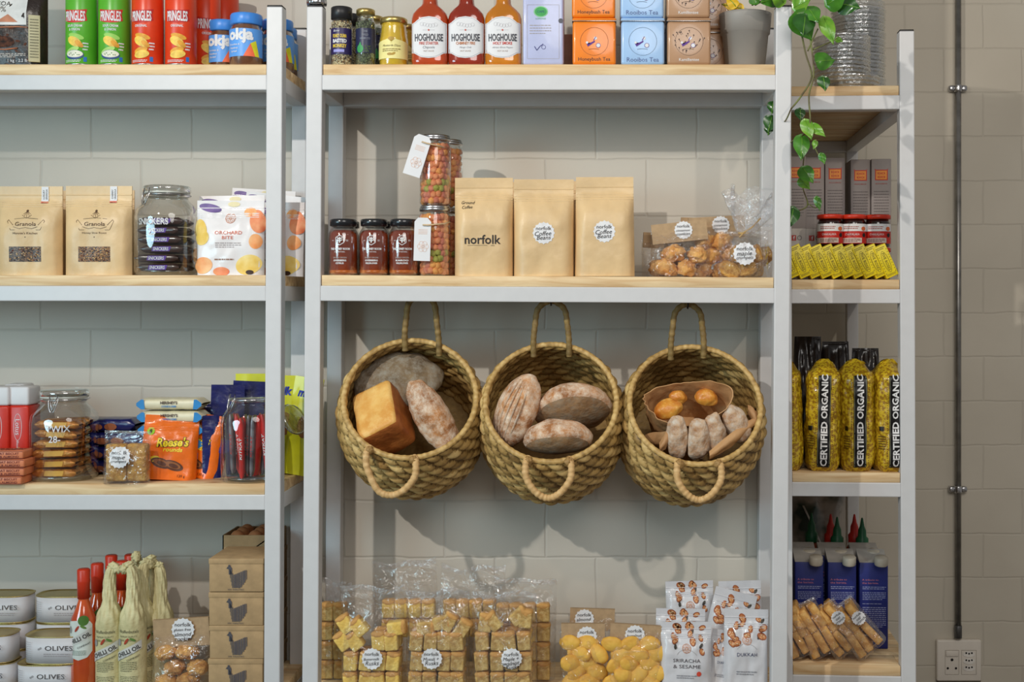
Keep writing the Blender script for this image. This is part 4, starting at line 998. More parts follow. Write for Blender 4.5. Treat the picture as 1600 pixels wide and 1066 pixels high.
# sauce bottles
def sauce(sub, col, lab, scol):
    t = thing('sauce_bottle', lab, 'bottle'); W, D = .092, .050; r = W/2
    m = mat(col, rough=.12, rgb2=tuple(int(v*.82) for v in col), scale=10, coat=1, spec=.7)
    def sh(prof, m_, name, n=44):
        g = MB(); vs, fs = [], []
        for w_, d_, z in prof:
            for i in range(n):
                a = 2*PI*i/n; p = .7 if w_ > .04 else 1; ca, sa = math.cos(a), math.sin(a)
                vs.append((math.copysign(abs(ca)**p, ca)*w_/2, math.copysign(abs(sa)**p, sa)*d_/2, z))
        for j in range(len(prof)-1):
            for i in range(n): k = (i+1) % n; fs.append((j*n+i, j*n+k, (j+1)*n+k, (j+1)*n+i))
        fs += [tuple(range(n))[::-1], tuple((len(prof)-1)*n+i for i in range(n))]; g.add(vs, fs, m_, True); return g.build(name, t)
    sh([(.082, .044, 0), (.090, .050, .004), (W, D, .012), (W, D, .118), (.086, .048, .130), (.066, .042, .142), (.046, .038, .150), (.040, .038, .156), (.033, .033, .20)], m, 'glass_body')
    sh([(.036, .036, .158), (.037, .037, .162), (.036, .036, .21)], PAPER, 'neck_seal')
    lathed('screw_cap', [(.018, .205), (.019, .207), (.019, .228), (.017, .231)], mat((30, 30, 32), rough=.4), t)
    def M(x, z, h):
        u = min(.999, abs(x)/(W/2)); return (x, -D/2*(1-u**(2/.7))**(.35)-h, z)
    g = MB(); B = mat((176, 176, 182), rough=.5)
    o = [(-.044, .030), (-.044, .104), (-.036, .106), (-.030, .111), (-.018, .118), (0, .1205), (.018, .118), (.030, .111), (.036, .106), (.044, .104), (.044, .030), (.036, .028), (.030, .024), (.018, .018), (0, .016), (-.018, .018), (-.030, .024), (-.036, .028)]
    g.poly(M, o, PAPER, h=.0009)
    g.line(M, [(x*.95, (z-.068)*.95+.068) for x, z in o+[o[0]]], .0008, B, h=.0016)
    for i in range(6): g.ring(M, (i-2.5)*.007, .099+.002*math.cos(i), .0045, .0007, mat((200, 200, 204)), h=.0016, n=10)
    g.text(M, 'HOGHOUSE', 0, .0675, .071, mat((70, 72, 80)), hgt=.019, h=.0018, bold=.03)
    g.text(M, sub, 0, .0530, .048, scol, hgt=.0075, h=.0018, bold=.02); g.disc(M, 0, .086, .0022, mat((200, 80, 60)), h=.0016); g.line(M, [(-.015, .086), (.015, .086)], .0006, B, h=.0016)
    g.text(M, {'FIRE STARTER': 'Chipotle', 'CHIMNEY FIRE': 'Mango Chilli', 'HOLY SMOKE': 'African Ghost Pepper'}[sub], 0, .042, .030 if sub != 'HOLY SMOKE' else .052, mat((150, 150, 156)), h=.0018, shear=.3); g.text(M, 'HOT SAUCE', 0, .0335, .026, mat((170, 140, 120)), h=.0018, hgt=.0035)
    g.build('label', t); return t
for px, sub, col, sc, lab in ((669.5, 'FIRE STARTER', (196, 70, 20), mat((200, 80, 66)), 'orange-red hot sauce flask with red subtitle, first of the three sauces'),
                              (727, 'CHIMNEY FIRE', (160, 44, 18), mat((196, 120, 70)), 'dark red hot sauce flask in the middle of the three sauces'),
                              (785, 'HOLY SMOKE', (220, 132, 22), mat((206, 60, 50)), 'golden orange hot sauce flask beside the lilac tin')):
    s = sauce(sub, col, lab, sc); s.location = (ax(px, .0), .030, Z)
# square tins
def square_tin(name, W, H, m, t, r=.006, D=None, seam=True):
    D = D or W; MB().box(-W/2, W/2, -D/2, D/2, 0, H, m, r, seg=3).build(name, t)
t = thing('tea_tin', 'tall lilac olive oil tin with a green oval emblem beside the sauces', 'tin'); LIL = mat((186, 192, 226), rough=.3, var=.02, coat=.4)
square_tin('body', .102, .22, LIL, t); M = flat(-.051); g = MB(); gn = mat((60, 166, 84)); lc = mat((170, 160, 150))
g.disc(M, -.006, .133, .018, mat((140, 206, 150)), rz=.014); g.disc(M, -.006, .133, .015, gn, rz=.0115, h=.001); g.text(M, 'CAPE', -.006, .133, .018, mat((30, 60, 120)), h=.0014)
g.text(M, 'LOMOND', -.006, .1155, .026, gn, h=.001, hgt=.004); g.greek(M, -.034, .075, .020, .102, 4, lc, seed=2, fill=.25)
g.line(M, [(-.022, .046), (-.016, .036), (-.008, .046), (0, .052)], .0018, mat((40, 50, 120))); g.ring(M, .001, .044, .005, .001, mat((40, 50, 120)), n=14)
g.line(M, [(-.040, .015), (.040, .015), (.040, .150), (-.040, .150), (-.040, .015)], .0006, lc)
g.disc(M, .044, .110, .006, mat((90, 90, 100)), h=.001); g.build('print', t); t.location = (ax(848.5, 0), .06, Z)
t = thing('storage_box', 'plain brown box in the gap between the lilac and orange tins', 'box'); MB().box(-.03, .03, -.02, .02, 0, .108, mat((150, 110, 90), rough=.7), .002).build('carton', t); t.location = (ax(887, .2), .17, Z)
def tea_tin(kind, lab):
    cols = {'Honeybush Tea': (244, 132, 28), 'Rooibos Tea': (160, 196, 236), 'Kamilletee': (178, 138, 104)}
    t = thing('tea_tin', lab, 'tin'); W = .109; H = .1175; m = mat(cols[kind], rough=.3, var=.02, coat=.35, bump=.05, bscale=9)
    square_tin('body', W, H*.93, m, t, .007)
    g = MB(); g.box(-W/2-.0008, W/2+.0008, -W/2-.0008, W/2+.0008, H*.93, H, m, .004); g.build('lid', t)
    g = MB(); g.box(-W/2-.001, W/2+.001, -W/2-.001, W/2+.001, H*.925, H*.94, METAL, .0005); g.build('rim', t)
    M = flat(-W/2); g = MB(); dk = tuple(int(v*.62) for v in cols[kind]); rk = mat(dk)
    g.ring(M, 0, .058, .035, .0008, rk); pu = mat((86, 40, 140)); wh = PAPER
    if kind == 'Kamilletee':
        rnd = random.Random(3); bk = mat((80, 60, 50))
        for i in range(26):
            a = rnd.uniform(0, 2*PI); rr = rnd.uniform(.010, .040); x, z = rr*math.cos(a), .058+rr*.8*math.sin(a); g.line(M, [(x, z), (x+.004*math.cos(a+.5), z+.006)], .0007, bk); g.disc(M, x+.004*math.cos(a+.5), z+.006, .0018, bk, n=8)
    g.poly(M, [(-.020, .053), (-.016, .045), (-.008, .050), (.002, .057), (.001, .060), (-.009, .055), (-.015, .050), (-.016, .054)], pu, h=.001)
    g.disc(M, .003, .066, .004, wh, h=.001); g.line(M, [(-.002, .060), (.004, .070)], .0016, pu, h=.0014); g.disc(M, .010, .048, .0055, wh, h=.001); g.ring(M, .010, .048, .0055, .001, pu, h=.0014, n=16); g.disc(M, -.018, .055, .003, wh, h=.0013)
    g.line(M, [(-.014, .038), (-.006, .0395), (.004, .0395), (.012, .038)], .0012, rk)
    g.text(M, kind if kind != 'Kamilletee' else 'Kamillentee', .0, .0125, .080 if kind[0] != 'K' else .050, WINK if kind[0] == 'K' else mat((44, 40, 44) if kind[0] == 'H' else (80, 100, 150)), h=.0008)
    g.build('print', t); return t
for px, kind, la, lb in ((928.5, 'Honeybush Tea', 'orange honeybush tea tin standing on the shelf board', 'orange honeybush tea tin on top of the other orange tin'),
                         (1004.5, 'Rooibos Tea', 'pale blue rooibos tea tin standing on the shelf board', 'pale blue rooibos tea tin on top of the other blue tin'),
                         (1077, 'Kamilletee', 'tan camomile tea tin standing on the shelf board', 'tan camomile tea tin on top of the other tan tin')):
    t = tea_tin(kind, la); t.location = (ax(px, 0), .062, Z); dup(t, (ax(px-1, 0), .063, Z+.1185), 0, label=lb)
    if kind[0] == 'K':
        dup(t, (ax(1103, .2)+.002, .19, Z), 0, label='tan tea tin standing behind the tan stack by the plant pot'); dup(t, (ax(1103, .2)+.001, .19, Z+.1185), 0, label='tan tea tin upper one behind the tan stack')
    if kind[0] == 'R': dup(t, (ax(1010, .2)+.003, .20, Z), 0, label='blue tea tin hidden in the shade behind the blue stack')
# plant pot and pothos
t = thing('potted_pothos', 'trailing pothos plant in a grey plastic pot hanging over the post', 'potted plant'); px0, py0 = ax(1172, .0), .10
t.location = (px0, py0, Z)
POT = mat((152, 148, 142), rough=.5, var=.03, scale=8)
lathed('pot', [(.046, 0), (.050, .002), (.060, .095), (.0635, .096), (.067, .138), (.068, .146), (.064, .146), (.060, .10), (.050, .03)], POT, t, 44)
lathed('soil', [(.001, .135), (.062, .135)], mat((60, 44, 34), rough=.9, bump=1), t)
LF = mat((76, 138, 40), rough=.3, rgb2=(52, 104, 26), scale=26, coat=.35, stretch=(1, 1, 1)); LF2 = mat((128, 172, 56), rough=.3, rgb2=(84, 142, 38), scale=26, coat=.3); LF3 = mat((44, 96, 30), rough=.32, rgb2=(30, 72, 22), scale=26, coat=.4); LY = mat((220, 180, 40), rough=.4)
base = Vector((px0, py0, Z))
STEM = mat((112, 120, 62), rough=.5, rgb2=(84, 70, 44), scale=30)
stems = MB()
def heart(name_, px, py, Y, L, W, ang, tilt, m, curl=.25, yaw=0):
    """leaf with its petiole end at px,py; ang = direction the tip points to, in the wall plane"""
    g = MB(); N = 12
    def f(u, v):
        s = v; hw = W/2*(math.sin(PI*min(1, s*1.02)**.62))**.9*(1-s*.15) if s < 1 else 0
        x = (2*u-1)*hw; z = s*L-(.10*L*abs(2*u-1)**1.5*(1-s) if s < .4 else 0)
        return (x, -curl*L*math.sin(PI*s*.8)*.35+abs(2*u-1)*hw*curl*.9+.002*math.sin(s*9+u*4), z)
    g.grid(f, 10, N, m)
    g.tube([f(.5, i/6*.98) for i in range(7)], .0009, LF2, 5)
    o = g.build('leaf', t); p = at(px, py, Y)-base
    o.location = p; o.rotation_euler = (tilt, ang, yaw)
    return o
def vine(pts, r=.0022):
    P = [at(x, y, Y)-base for x, y, Y in pts]; out = []
    for i in range(len(P)-1):
        a, b, c, d = P[max(0, i-1)], P[i], P[i+1], P[min(len(P)-1, i+2)]
        for k in range(5):
            q = k/5; out.append(.5*((2*b)+(c-a)*q+(2*a-5*b+4*c-d)*q*q+(3*b-a-3*c+d)*q**3))
    out.append(P[-1]); stems.tube(out, r, STEM, 6)
vine([(1175, 8, .10), (1215, -6, .03), (1246, 10, -.03), (1252, 50, -.035), (1259, 84, -.035), (1268, 120, -.035), (1252, 150, -.035), (1236, 170, -.035)])
vine([(1180, 8, .10), (1225, -12, .02), (1262, 20, -.04), (1266, 60, -.045), (1270, 90, -.045), (1271, 120, -.045), (1264, 150, -.04), (1266, 188, -.04), (1262, 205, -.04)])
vine([(1236, 170, -.035), (1226, 190, .0), (1214, 185, .06)], .0018); vine([(1270, 78, -.04), (1292, 68, -.05), (1308, 60, -.05)], .0018)
vine([(1269, 118, -.04), (1282, 130, -.045), (1286, 138, -.045)], .0015); vine([(1262, 80, -.04), (1270, 62, -.05), (1278, 45, -.05)], .0018)
vine([(1262, 200, -.04), (1250, 215, -.03), (1236, 222, .0), (1230, 240, .06)], .0016); vine([(1262, 205, -.03), (1256, 245, .10), (1254, 290, .20), (1262, 320, .24), (1246, 330, .24)], .0018)
vine([(1275, 218, -.04), (1274, 232, -.04), (1284, 250, -.04)], .0015); vine([(1262, 318, .24), (1275, 325, .22), (1276, 310, .2)], .0014)
for a in (
 (1262, 12, -.06, .058, .050, R(155), .5, LF), (1240, 12, -.05, .050, .048, R(70), .6, LF2), (1246, 20, -.07, .078, .070, R(148), -.35, LF),
 (1258, 24, -.075, .062, .060, R(190), .35, LF3), (1288, 28, -.06, .075, .040, R(165), .2, LF2), (1292, 8, -.05, .060, .055, R(60), .5, LF), (1312, 6, -.04, .055, .052, R(110), .4, LF3),
 (1225, 4, -.02, .055, .044, R(-60), .5, LF2), (1212, -2, .0, .050, .042, R(-110), .4, LF), (1306, 60, -.05, .020, .016, R(120), .2, LF2),
 (1276, 96, -.05, .060, .048, R(80), -.55, LF), (1286, 120, -.045, .040, .034, R(175), .25, LF3), (1258, 188, -.04, .055, .034, R(165), .2, LF2), (1268, 195, -.04, .048, .026, R(135), .25, LF2),
 (1253, 213, -.035, .066, .044, R(185), .25, LF), (1275, 220, -.04, .026, .016, R(200), .3, LF2), (1283, 240, -.04, .030, .020, R(165), .2, LF), (1254, 262, .08, .052, .044, R(150), .3, LF),
 (1250, 280, .12, .040, .030, R(140), .3, LF2), (1276, 308, .2, .040, .022, R(170), .2, LF), (1240, 325, .22, .060, .046, R(195), .25, LF3), (1208, 160, .05, .035, .030, R(-170), .3, LF3), (1206, 182, .05, .044, .040, R(-165), .1, LF3), (1202, 196, .06, .030, .026, R(190), .3, LF3), (1250, 170, .1, .034, .030, R(180), .2, LF3)):
    heart('leaf', *a[:3], a[3], a[4], a[5], a[6], a[7])
for a in ((1160, 14, .06, .055, .03, R(-75), -.2, LY), (1150, 10, .05, .040, .03, R(-40), -.3, LY), (1178, 6, .06, .04, .03, R(10), -.3, LF), (1195, 6, .08, .04, .03, R(40), -.2, LF2)): heart('leaf', *a)
stems.build('stem', t)
# ---------------------------------------------------------------- centre unit, second shelf
def cz(px): return ZO+.0645-.0065*(px-500)/735+.0004
Z = cz(600)
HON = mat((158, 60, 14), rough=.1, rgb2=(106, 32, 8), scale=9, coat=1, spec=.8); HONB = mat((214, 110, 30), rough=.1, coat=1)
def honey(lab, l1, l2):
    t = thing('honey_jar', lab, 'honey jar'); r = .0372
    lathed('honey', [(r-.004, .003), (r-.002, .007), (r-.002, .100), (r-.004, .108), (r-.010, .114)], HON, t)
    lathed('glass', [(r-.004, 0), (r, .004), (r, .104), (r-.003, .112), (r-.008, .120), (r-.008, .126)], GLASS, t)
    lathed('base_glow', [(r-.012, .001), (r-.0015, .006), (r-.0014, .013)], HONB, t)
    lid_of(.0335, .124, .142, mat((26, 28, 32), rough=.25, coat=.5), t, ribs=0)
    M = cyl(r); g = MB(); hx = [(.0115*math.sin(i*PI/3), .088+.0125*math.cos(i*PI/3)) for i in range(7)]
    g.line(M, hx, .0013, WINK, h=.0012); g.line(M, [(0, .081), (0, .096)], .0022, WINK, h=.0012)
    for s_ in (-1, 1): g.line(M, [(0, .090), (s_*.006, .094)], .0022, WINK, h=.0012); g.line(M, [(0, .085), (s_*.006, .089)], .0022, WINK, h=.0012); g.text(M, 'NO' if s_ < 0 else '01', s_*.018, .087, .005, WINK, h=.0012)
    g.text(M, 'THE HONEY ROOM', 0, .066, .050, WINK, hgt=.0055, h=.0012, bold=.03); g.text(M, 'RAW NATURAL', 0, .0585, .026, WINK, hgt=.003, h=.0012)
    g.text(M, 'SINGLE ORIGIN', 0, .044, .034, mat((180, 176, 170)), hgt=.0038, h=.0012); g.text(M, l1, 0, .037, .032, WINK, hgt=.0045, h=.0012, bold=.03); g.text(M, l2, 0, .030, .030 if len(l2) > 7 else .020, WINK, hgt=.0045, h=.0012, bold=.03)
    g.build('print', t); return t
for i, (px, a, b_, lab) in enumerate(((531, 'OVERBERG', 'CITRUS', 'amber honey jar with black lid nearest the post'), (579.5, 'OVERBERG', 'WILDFLOWER', 'amber honey jar with black lid in the middle of the row'), (626.5, 'KAROO', 'WILDFLOWER', 'amber honey jar with black lid beside the lower nut jar'))):
    h_ = honey(lab, a, b_); h_.location = (ax(px, 0), .042, Z); h_.rotation_euler.z = (-.04, 0, .05)[i]
    dup(h_, (ax(px+7+i*2, .1), .125, Z), .4, label=('dark honey jar behind the one nearest the post', 'dark honey jar behind the middle honey jar', 'dark honey jar behind the one next to the nut jar')[i])
# nut jars
NUTC = [mat((236, 158, 108), rough=.7, rgb2=(214, 124, 84), scale=60, bump=.4), mat((220, 136, 108), rough=.7, rgb2=(198, 108, 86), scale=60, bump=.4), mat((182, 176, 84), rough=.7, rgb2=(150, 148, 62), scale=60, bump=.4), mat((242, 170, 92), rough=.7, rgb2=(222, 142, 76), scale=60, bump=.4)]
nuts = []
for i, m in enumerate(NUTC):
    t = thing('coated_nut', ('coral red coated nut in the stacked tall jars', 'brick red coated nut in the stacked tall jars', 'green coated nut in the stacked tall jars', 'orange coated nut in the stacked tall jars')[i], 'nut', group='%s coated nuts in the stacked jars' % ('coral', 'brick red', 'green', 'orange')[i])
    MB().blob(0, 0, 0, .0100, .0088, .0092, m, 12, 8, amp=.25, fr=2, seed=i).build('shell', t); nuts.append([t, False])
def nut_jar(lab):
    t = thing('nut_jar', lab, 'jar'); r = .0395; h = .168
    lathed('glass', [(r-.004, 0), (r, .004), (r, h-.018), (r-.005, h-.006), (r-.006, h)], GLASS, t)
    lid_of(.0365, h-.001, h+.009, METAL, t, 'lid'); lathed('lid_band', [(.0365, h-.006), (.0385, h-.005), (.0385, h+.002), (.0365, h+.003)], METAL, t, 40)
    return t
Rn = random.Random(21)
def fillnuts(x, y, z, back=False):
    k = 0
    for lv in range(10):
        zz = z+.011+lv*.0150
        for i in range(10 if not back else 7):
            a = -PI/2+(i-4.5)*.40+(lv % 2)*.2 if not back else -PI/2+(i-3)*.42+(lv % 2)*.2
            c = 2 if (1 < lv < 4 and Rn.random() < .45) else Rn.choice((0, 0, 1, 3))
            p = (x+.029*math.cos(a), y+.029*math.sin(a), zz+Rn.uniform(-.002, .002)); rot = (Rn.uniform(0, 3), Rn.uniform(0, 3), 0)
            if not nuts[c][1]: nuts[c][0].location = p; nuts[c][0].rotation_euler = rot; nuts[c][1] = True
            else: dup(nuts[c][0], p, rot=rot)
BAND = mat((206, 178, 140), rough=.7)
def paper_tag(lab, x, z, y, rot, w, h, tie):
    t = thing('gift_tag', lab, 'tag', (x, y, z), rx=0, ry=rot); g = MB()
    g.poly(lambda a, b, hh: (a, -hh, b), [(-w/2, -h/2), (-w/2, h/2-.010), (-w/2+.009, h/2), (w/2-.009, h/2), (w/2, h/2-.010), (w/2, -h/2)], PAPER, h=.0004, step=.03)
    g.poly(lambda a, b, hh: (a, hh, b), [(-w/2, -h/2), (-w/2, h/2-.010), (-w/2+.009, h/2), (w/2-.009, h/2), (w/2, h/2-.010), (w/2, -h/2)], PAPER, h=.0004, step=.03); g.build('card', t)
    M = flat(-.0005); g = MB(); pk = mat((232, 186, 160)); g.greek(M, -w*.25, .012, w*.3, .026, 4, pk, seed=3, fill=.3, h=.0006)
    for i in range(6): g.ring(M, .002+.008*math.cos(i*PI/3), -.018+.008*math.sin(i*PI/3), .006, .0007, pk, n=12, h=.0006)
    g.build('print', t); r = MB(); r.tube(tie, .0026, BAND, 8, ell=.35); r.build('ribbon', t); return t
nx, ny = ax(675, 0), .048; H2 = .178
lo = nut_jar('lower tall glass jar of coated nuts with a silver lid'); lo.location = (nx, ny, Z)
up = dup(lo, (nx+.002, ny, Z+H2), 0, label='upper tall glass jar of coated nuts with a silver lid')
fillnuts(nx, ny, Z); fillnuts(nx+.002, ny, Z+H2)
dup(lo, (nx+.022, ny+.088, Z), 0, label='lower nut jar standing behind the front jar stack'); dup(lo, (nx+.022, ny+.088, Z+H2), 0, label='upper nut jar standing behind the front jar stack')
fillnuts(nx+.022, ny+.088, Z, True); fillnuts(nx+.022, ny+.088, Z+H2, True)
tie = lambda s: [(.000, -.002, .036), (.014, -.004, .036), (.034, .004, .039), (.052, .020, .042), (.062, .040, .048)]
paper_tag('tilted white gift tag tied to the upper nut jar', ax(652, -.01)-.001, az(243, 0), .0, .31, .044, .105, tie(0))
paper_tag('white gift tag tied to the lower nut jar', ax(659, -.01), az(374, 0), .0, .03, .062*.62+.003, .108, tie(1))
# kraft coffee bags
def coffee_front(t, b):
    g = MB(); M = b.M; g.text(M, 'norfolk', 0, .092, .090, INK, hgt=.023, h=.0016, bold=.01)
    g.line(M, [(-.038, .077), (.012, .077)], .0006, INK, h=.0014); g.text(M, 'coffee', .025, .077, .010, INK, h=.0014)
    g.text(M, 'Ground', -.038, .186, .034, INK, hgt=.008, h=.0014, shear=.3); g.text(M, 'Coffee', -.040, .174, .026, INK, hgt=.008, h=.0014, shear=.3, rot=.05); g.build('print', t)
def coffee_stick(x, z):
    return lambda t, b: sticker(t, b.M, x, z, .0285, ['Coffee', 'Beans'])
Zb = cz(850)
c1 = block_bag('kraft coffee bag printed straight on the paper, next to the nut jars', .147, .250, .072, 61, coffee_front, top=.86); c1.location = (ax(753.5, 0), .046, Zb)
c2 = block_bag('kraft coffee bag with a scalloped sticker, middle of the three tall bags', .151, .246, .072, 67, coffee_stick(-.0, .108), top=.86); c2.location = (ax(848.5, 0), .046, Zb); c2.rotation_euler.z = .03
c3 = block_bag('kraft coffee bag with a scalloped sticker at the end beside the cookie bags', .152, .252, .072, 73, coffee_stick(.0, .112), top=.86, nar=.045); c3.location = (ax(945, 0), .046, Zb); c3.rotation_euler.z = -.03
dup(c1, (ax(765, .1), .150, Zb), .02, label='kraft coffee bag behind the printed one near the nut jars'); dup(c2, (ax(852, .1)+.005, .150, Zb), 0, label='kraft coffee bag in the second row behind the middle bag')
dup(c3, (ax(940, .1)-.008, .152, Zb-.0), .02, label='kraft coffee bag in the second row behind the end bag')
# cookie bags with card headers
DCOOK = mat((232, 180, 108), rough=.8, rgb2=(196, 132, 68), scale=45, bump=.8, bscale=80)
Z = cz(1080)
ck = cookie('rough_cookie', 'knobbly golden cookie in the card-topped bags', .031, .024, .021, DCOOK, 'knobbly cookies in the card-topped bags', amp=.35, seed=6)
pts = []
for i, (px, Y, W, H_, dz, hd_, lab, rz) in enumerate(((1036, .105, .110, .100, 0, .035, 'card-topped cookie bag lying lowest, beside the kraft coffee bag', .08), (1063, .045, .150, .118, .0, .046, 'card-topped cookie bag in front with a tilted cookie label', -.05), (1122, .085, .155, .135, .0, .05, 'tall card-topped cookie bag behind the tied crumpet bag', .04), (1105, .205, .15, .14, .0, .05, 'card-topped cookie bag at the back, only its card showing', .0))):
    t, b = clear_bag(lab, W, H_, .06, 80+i, name='cookie_bag', header=(hd_, .80, (.06, -.10, -.06, .03)[i]), top=.97); t.location = (ax(px, Y), Y, Z); t.rotation_euler = (-.10, 0, rz)
    hd = [c for c in t.children if c.name.startswith('header')][0]
    sticker(t, lambda x, z, h: (x, -.0062-h, z), .008 if i else .03, H_*.80+hd_*.55, .024, ['cinnamon', 'cookies'] if i else ['almond'])
    if i < 3: pts += fill(ax(px, Y), Y, Z+.004, W*.86, .04, H_*.80, (.054, .04, .036), 5+i)
scatter(ck, pts)
t, b = clear_bag('clear crumpled bag of maple crumpets tied with string at the shelf end', .125, .115, .07, 91, name='crumpet_bag', top=.95, loose=True); t.location = (ax(1164, .0), .035, Z)
sticker(t, b.M, -.0, .058, .030, ['maple', 'crumpets'])
g = MB(); seed = 4
g.grid(lambda u, v: ((.012+.055*v**.8)*math.cos(u*2*PI)*(1+.25*math.sin(u*2*PI*5+v*3)), (.010+.022*v)*math.sin(u*2*PI)*(1+.3*math.sin(u*2*PI*4)), .105+.105*v+.018*math.sin(u*2*PI*3)*v), 60, 12, CELLO_T, cu=True)
o = g.build('bag_ruff', t); o.rotation_euler.y = .22; o.location = (-.022, 0, .004)
g = MB(); TW_ = mat((196, 160, 100), rough=.6); g.tube([(.012*math.cos(a), .010*math.sin(a), .112+.002*math.sin(a)) for a in [i*PI/8 for i in range(16)]], .0022, TW_, 6, closed=True); g.tube([(0, -.011, .112), (.02, -.016, .125), (.042, -.014, .148)], .0018, TW_, 6); g.tube([(0, -.011, .112), (-.012, -.02, .100)], .0018, TW_, 6); g.build('string_tie', t)
cp = cookie('crumpet_piece', 'golden crumpet piece inside the tied crumpled bag', .026, .014, .020, CRUM, 'crumpet pieces in the tied bag', p=4, amp=.1)
scatter(cp, fill(t.location.x, .035, Z+.003, .10, .04, .09, (.05, .03, .036), 15))
t2, b = clear_bag('second clear crumpet bag behind the string-tied one, against the post', .10, .14, .05, 95, name='crumpet_bag', top=.9); t2.location = (ax(1188, .1), .13, Z)
for q in fill(t2.location.x, .13, Z+.003, .08, .03, .1, (.05, .03, .036), 16): dup(cp, q[:3], rot=q[3:])
# ---------------------------------------------------------------- bread baskets
STRAW = attr_mat('water_hyacinth', (112, 84, 42), (226, 194, 130), rough=.55, bump=.5, bscale=90, cc=(186, 150, 88))
PALE = attr_mat('wrapped_handle', (160, 124, 72), (232, 196, 142), rough=.6, bump=.4, bscale=120, cc=(208, 168, 112))
DKH = attr_mat('dark_handle', (96, 76, 42), (170, 142, 86), rough=.65, bump=.4, bscale=120, cc=(132, 108, 62))
def basket(lab, seed, RR=.166, HH=.252):
    t = thing('bread_basket', lab, 'basket'); rnd = random.Random(seed)
    rows, cols, q = 10, 30, 7
    tones = [[rnd.random() for _ in range(cols)] for _ in range(rows+4)]
    def rad(v): return RR*(.80+.27*math.sin(PI*(.16+.62*v))-.03*v)  # v 0 bottom .. 1 rim
    rr0 = rad(1)
    def weave(u, v):
        row = v*rows; ri = int(row); fr = row-ri
        cu = u*cols+(.5 if ri % 2 else 0)+.55*(fr-.5); fc = cu-math.floor(cu)
        lump = (max(0, math.sin(PI*fc)))**.6*(max(0, math.sin(PI*fr)))**.55
        return lump, ri, int(cu) % cols
    def outer(u, v):
        l, ri, ci = weave(u, v); a = 2*PI*u; r = rad(v)/rr0*RR+.0105*l+.004*nz(u*20, v*9, seed)
        return (r*math.cos(a), r*math.sin(a), -HH+v*HH)
    def inner(u, v):
        l, ri, ci = weave(u, v); a = 2*PI*u; r = rad(v)/rr0*RR-.006-.0075*l
        return (r*math.cos(a), r*math.sin(a), -HH+.006+v*(HH-.006))
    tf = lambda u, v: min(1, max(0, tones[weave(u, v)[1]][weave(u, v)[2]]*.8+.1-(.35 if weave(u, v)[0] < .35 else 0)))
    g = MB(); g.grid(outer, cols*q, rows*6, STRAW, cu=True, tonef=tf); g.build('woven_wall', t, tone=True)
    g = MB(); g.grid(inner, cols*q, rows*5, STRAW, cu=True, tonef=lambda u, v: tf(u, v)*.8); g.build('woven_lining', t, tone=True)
    # base: spiral rows
    rb = rad(0)/rr0*RR
    def bf(u, v):
        r = rb*(1-v)+.004; l = abs(math.sin(v*PI*7))**.6*(.6+.4*abs(math.sin(u*PI*(26-18*v))))
        return (r*math.cos(2*PI*u), r*math.sin(2*PI*u), -HH-.006*l+.002)
    g = MB(); g.grid(bf, 120, 42, STRAW, cu=True, tonef=lambda u, v: .35+.4*nz(u*40, v*12, seed)); g.grid(lambda u, v: (rb*(1-v)*math.cos(2*PI*u), rb*(1-v)*math.sin(2*PI*u), -HH+.008), 40, 3, STRAW, cu=True, tonef=lambda u, v: .3); g.build('woven_base', t, tone=True)
    # rim: twisted wrap
    def rim(u, v):
        a, b = 2*PI*u, 2*PI*v; rr = .0068*(1+.07*math.sin(a*62+b*1.5)); r = RR-.001+rr*math.cos(b)*1.05
        return (r*math.cos(a), r*math.sin(a), .002+rr*math.sin(b)*.9)
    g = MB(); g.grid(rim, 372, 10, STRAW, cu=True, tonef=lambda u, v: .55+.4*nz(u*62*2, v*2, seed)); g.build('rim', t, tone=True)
    return t
def loop(pts, r, m, name, t, wraps, n=120, seed=1):
    P = [Vector(p) for p in pts]; out = []
    for i in range(len(P)-1):
        a, b, c, d = P[max(0, i-1)], P[i], P[i+1], P[min(len(P)-1, i+2)]
        for k in range(n//(len(P)-1)):
            q = k/(n//(len(P)-1)); out.append(.5*((2*b)+(c-a)*q+(2*a-5*b+4*c-d)*q*q+(3*b-a-3*c+d)*q**3))
    out.append(P[-1])
    g = MB(); g.tube(out, r, m, 10, rf=lambda u: r*(1+.075*math.sin(u*wraps*2*PI)), tonef=lambda u: .5+.45*nz(u*wraps*1.3, seed, 2))
    return g.build(name, t, tone=True)
TA = R(58)
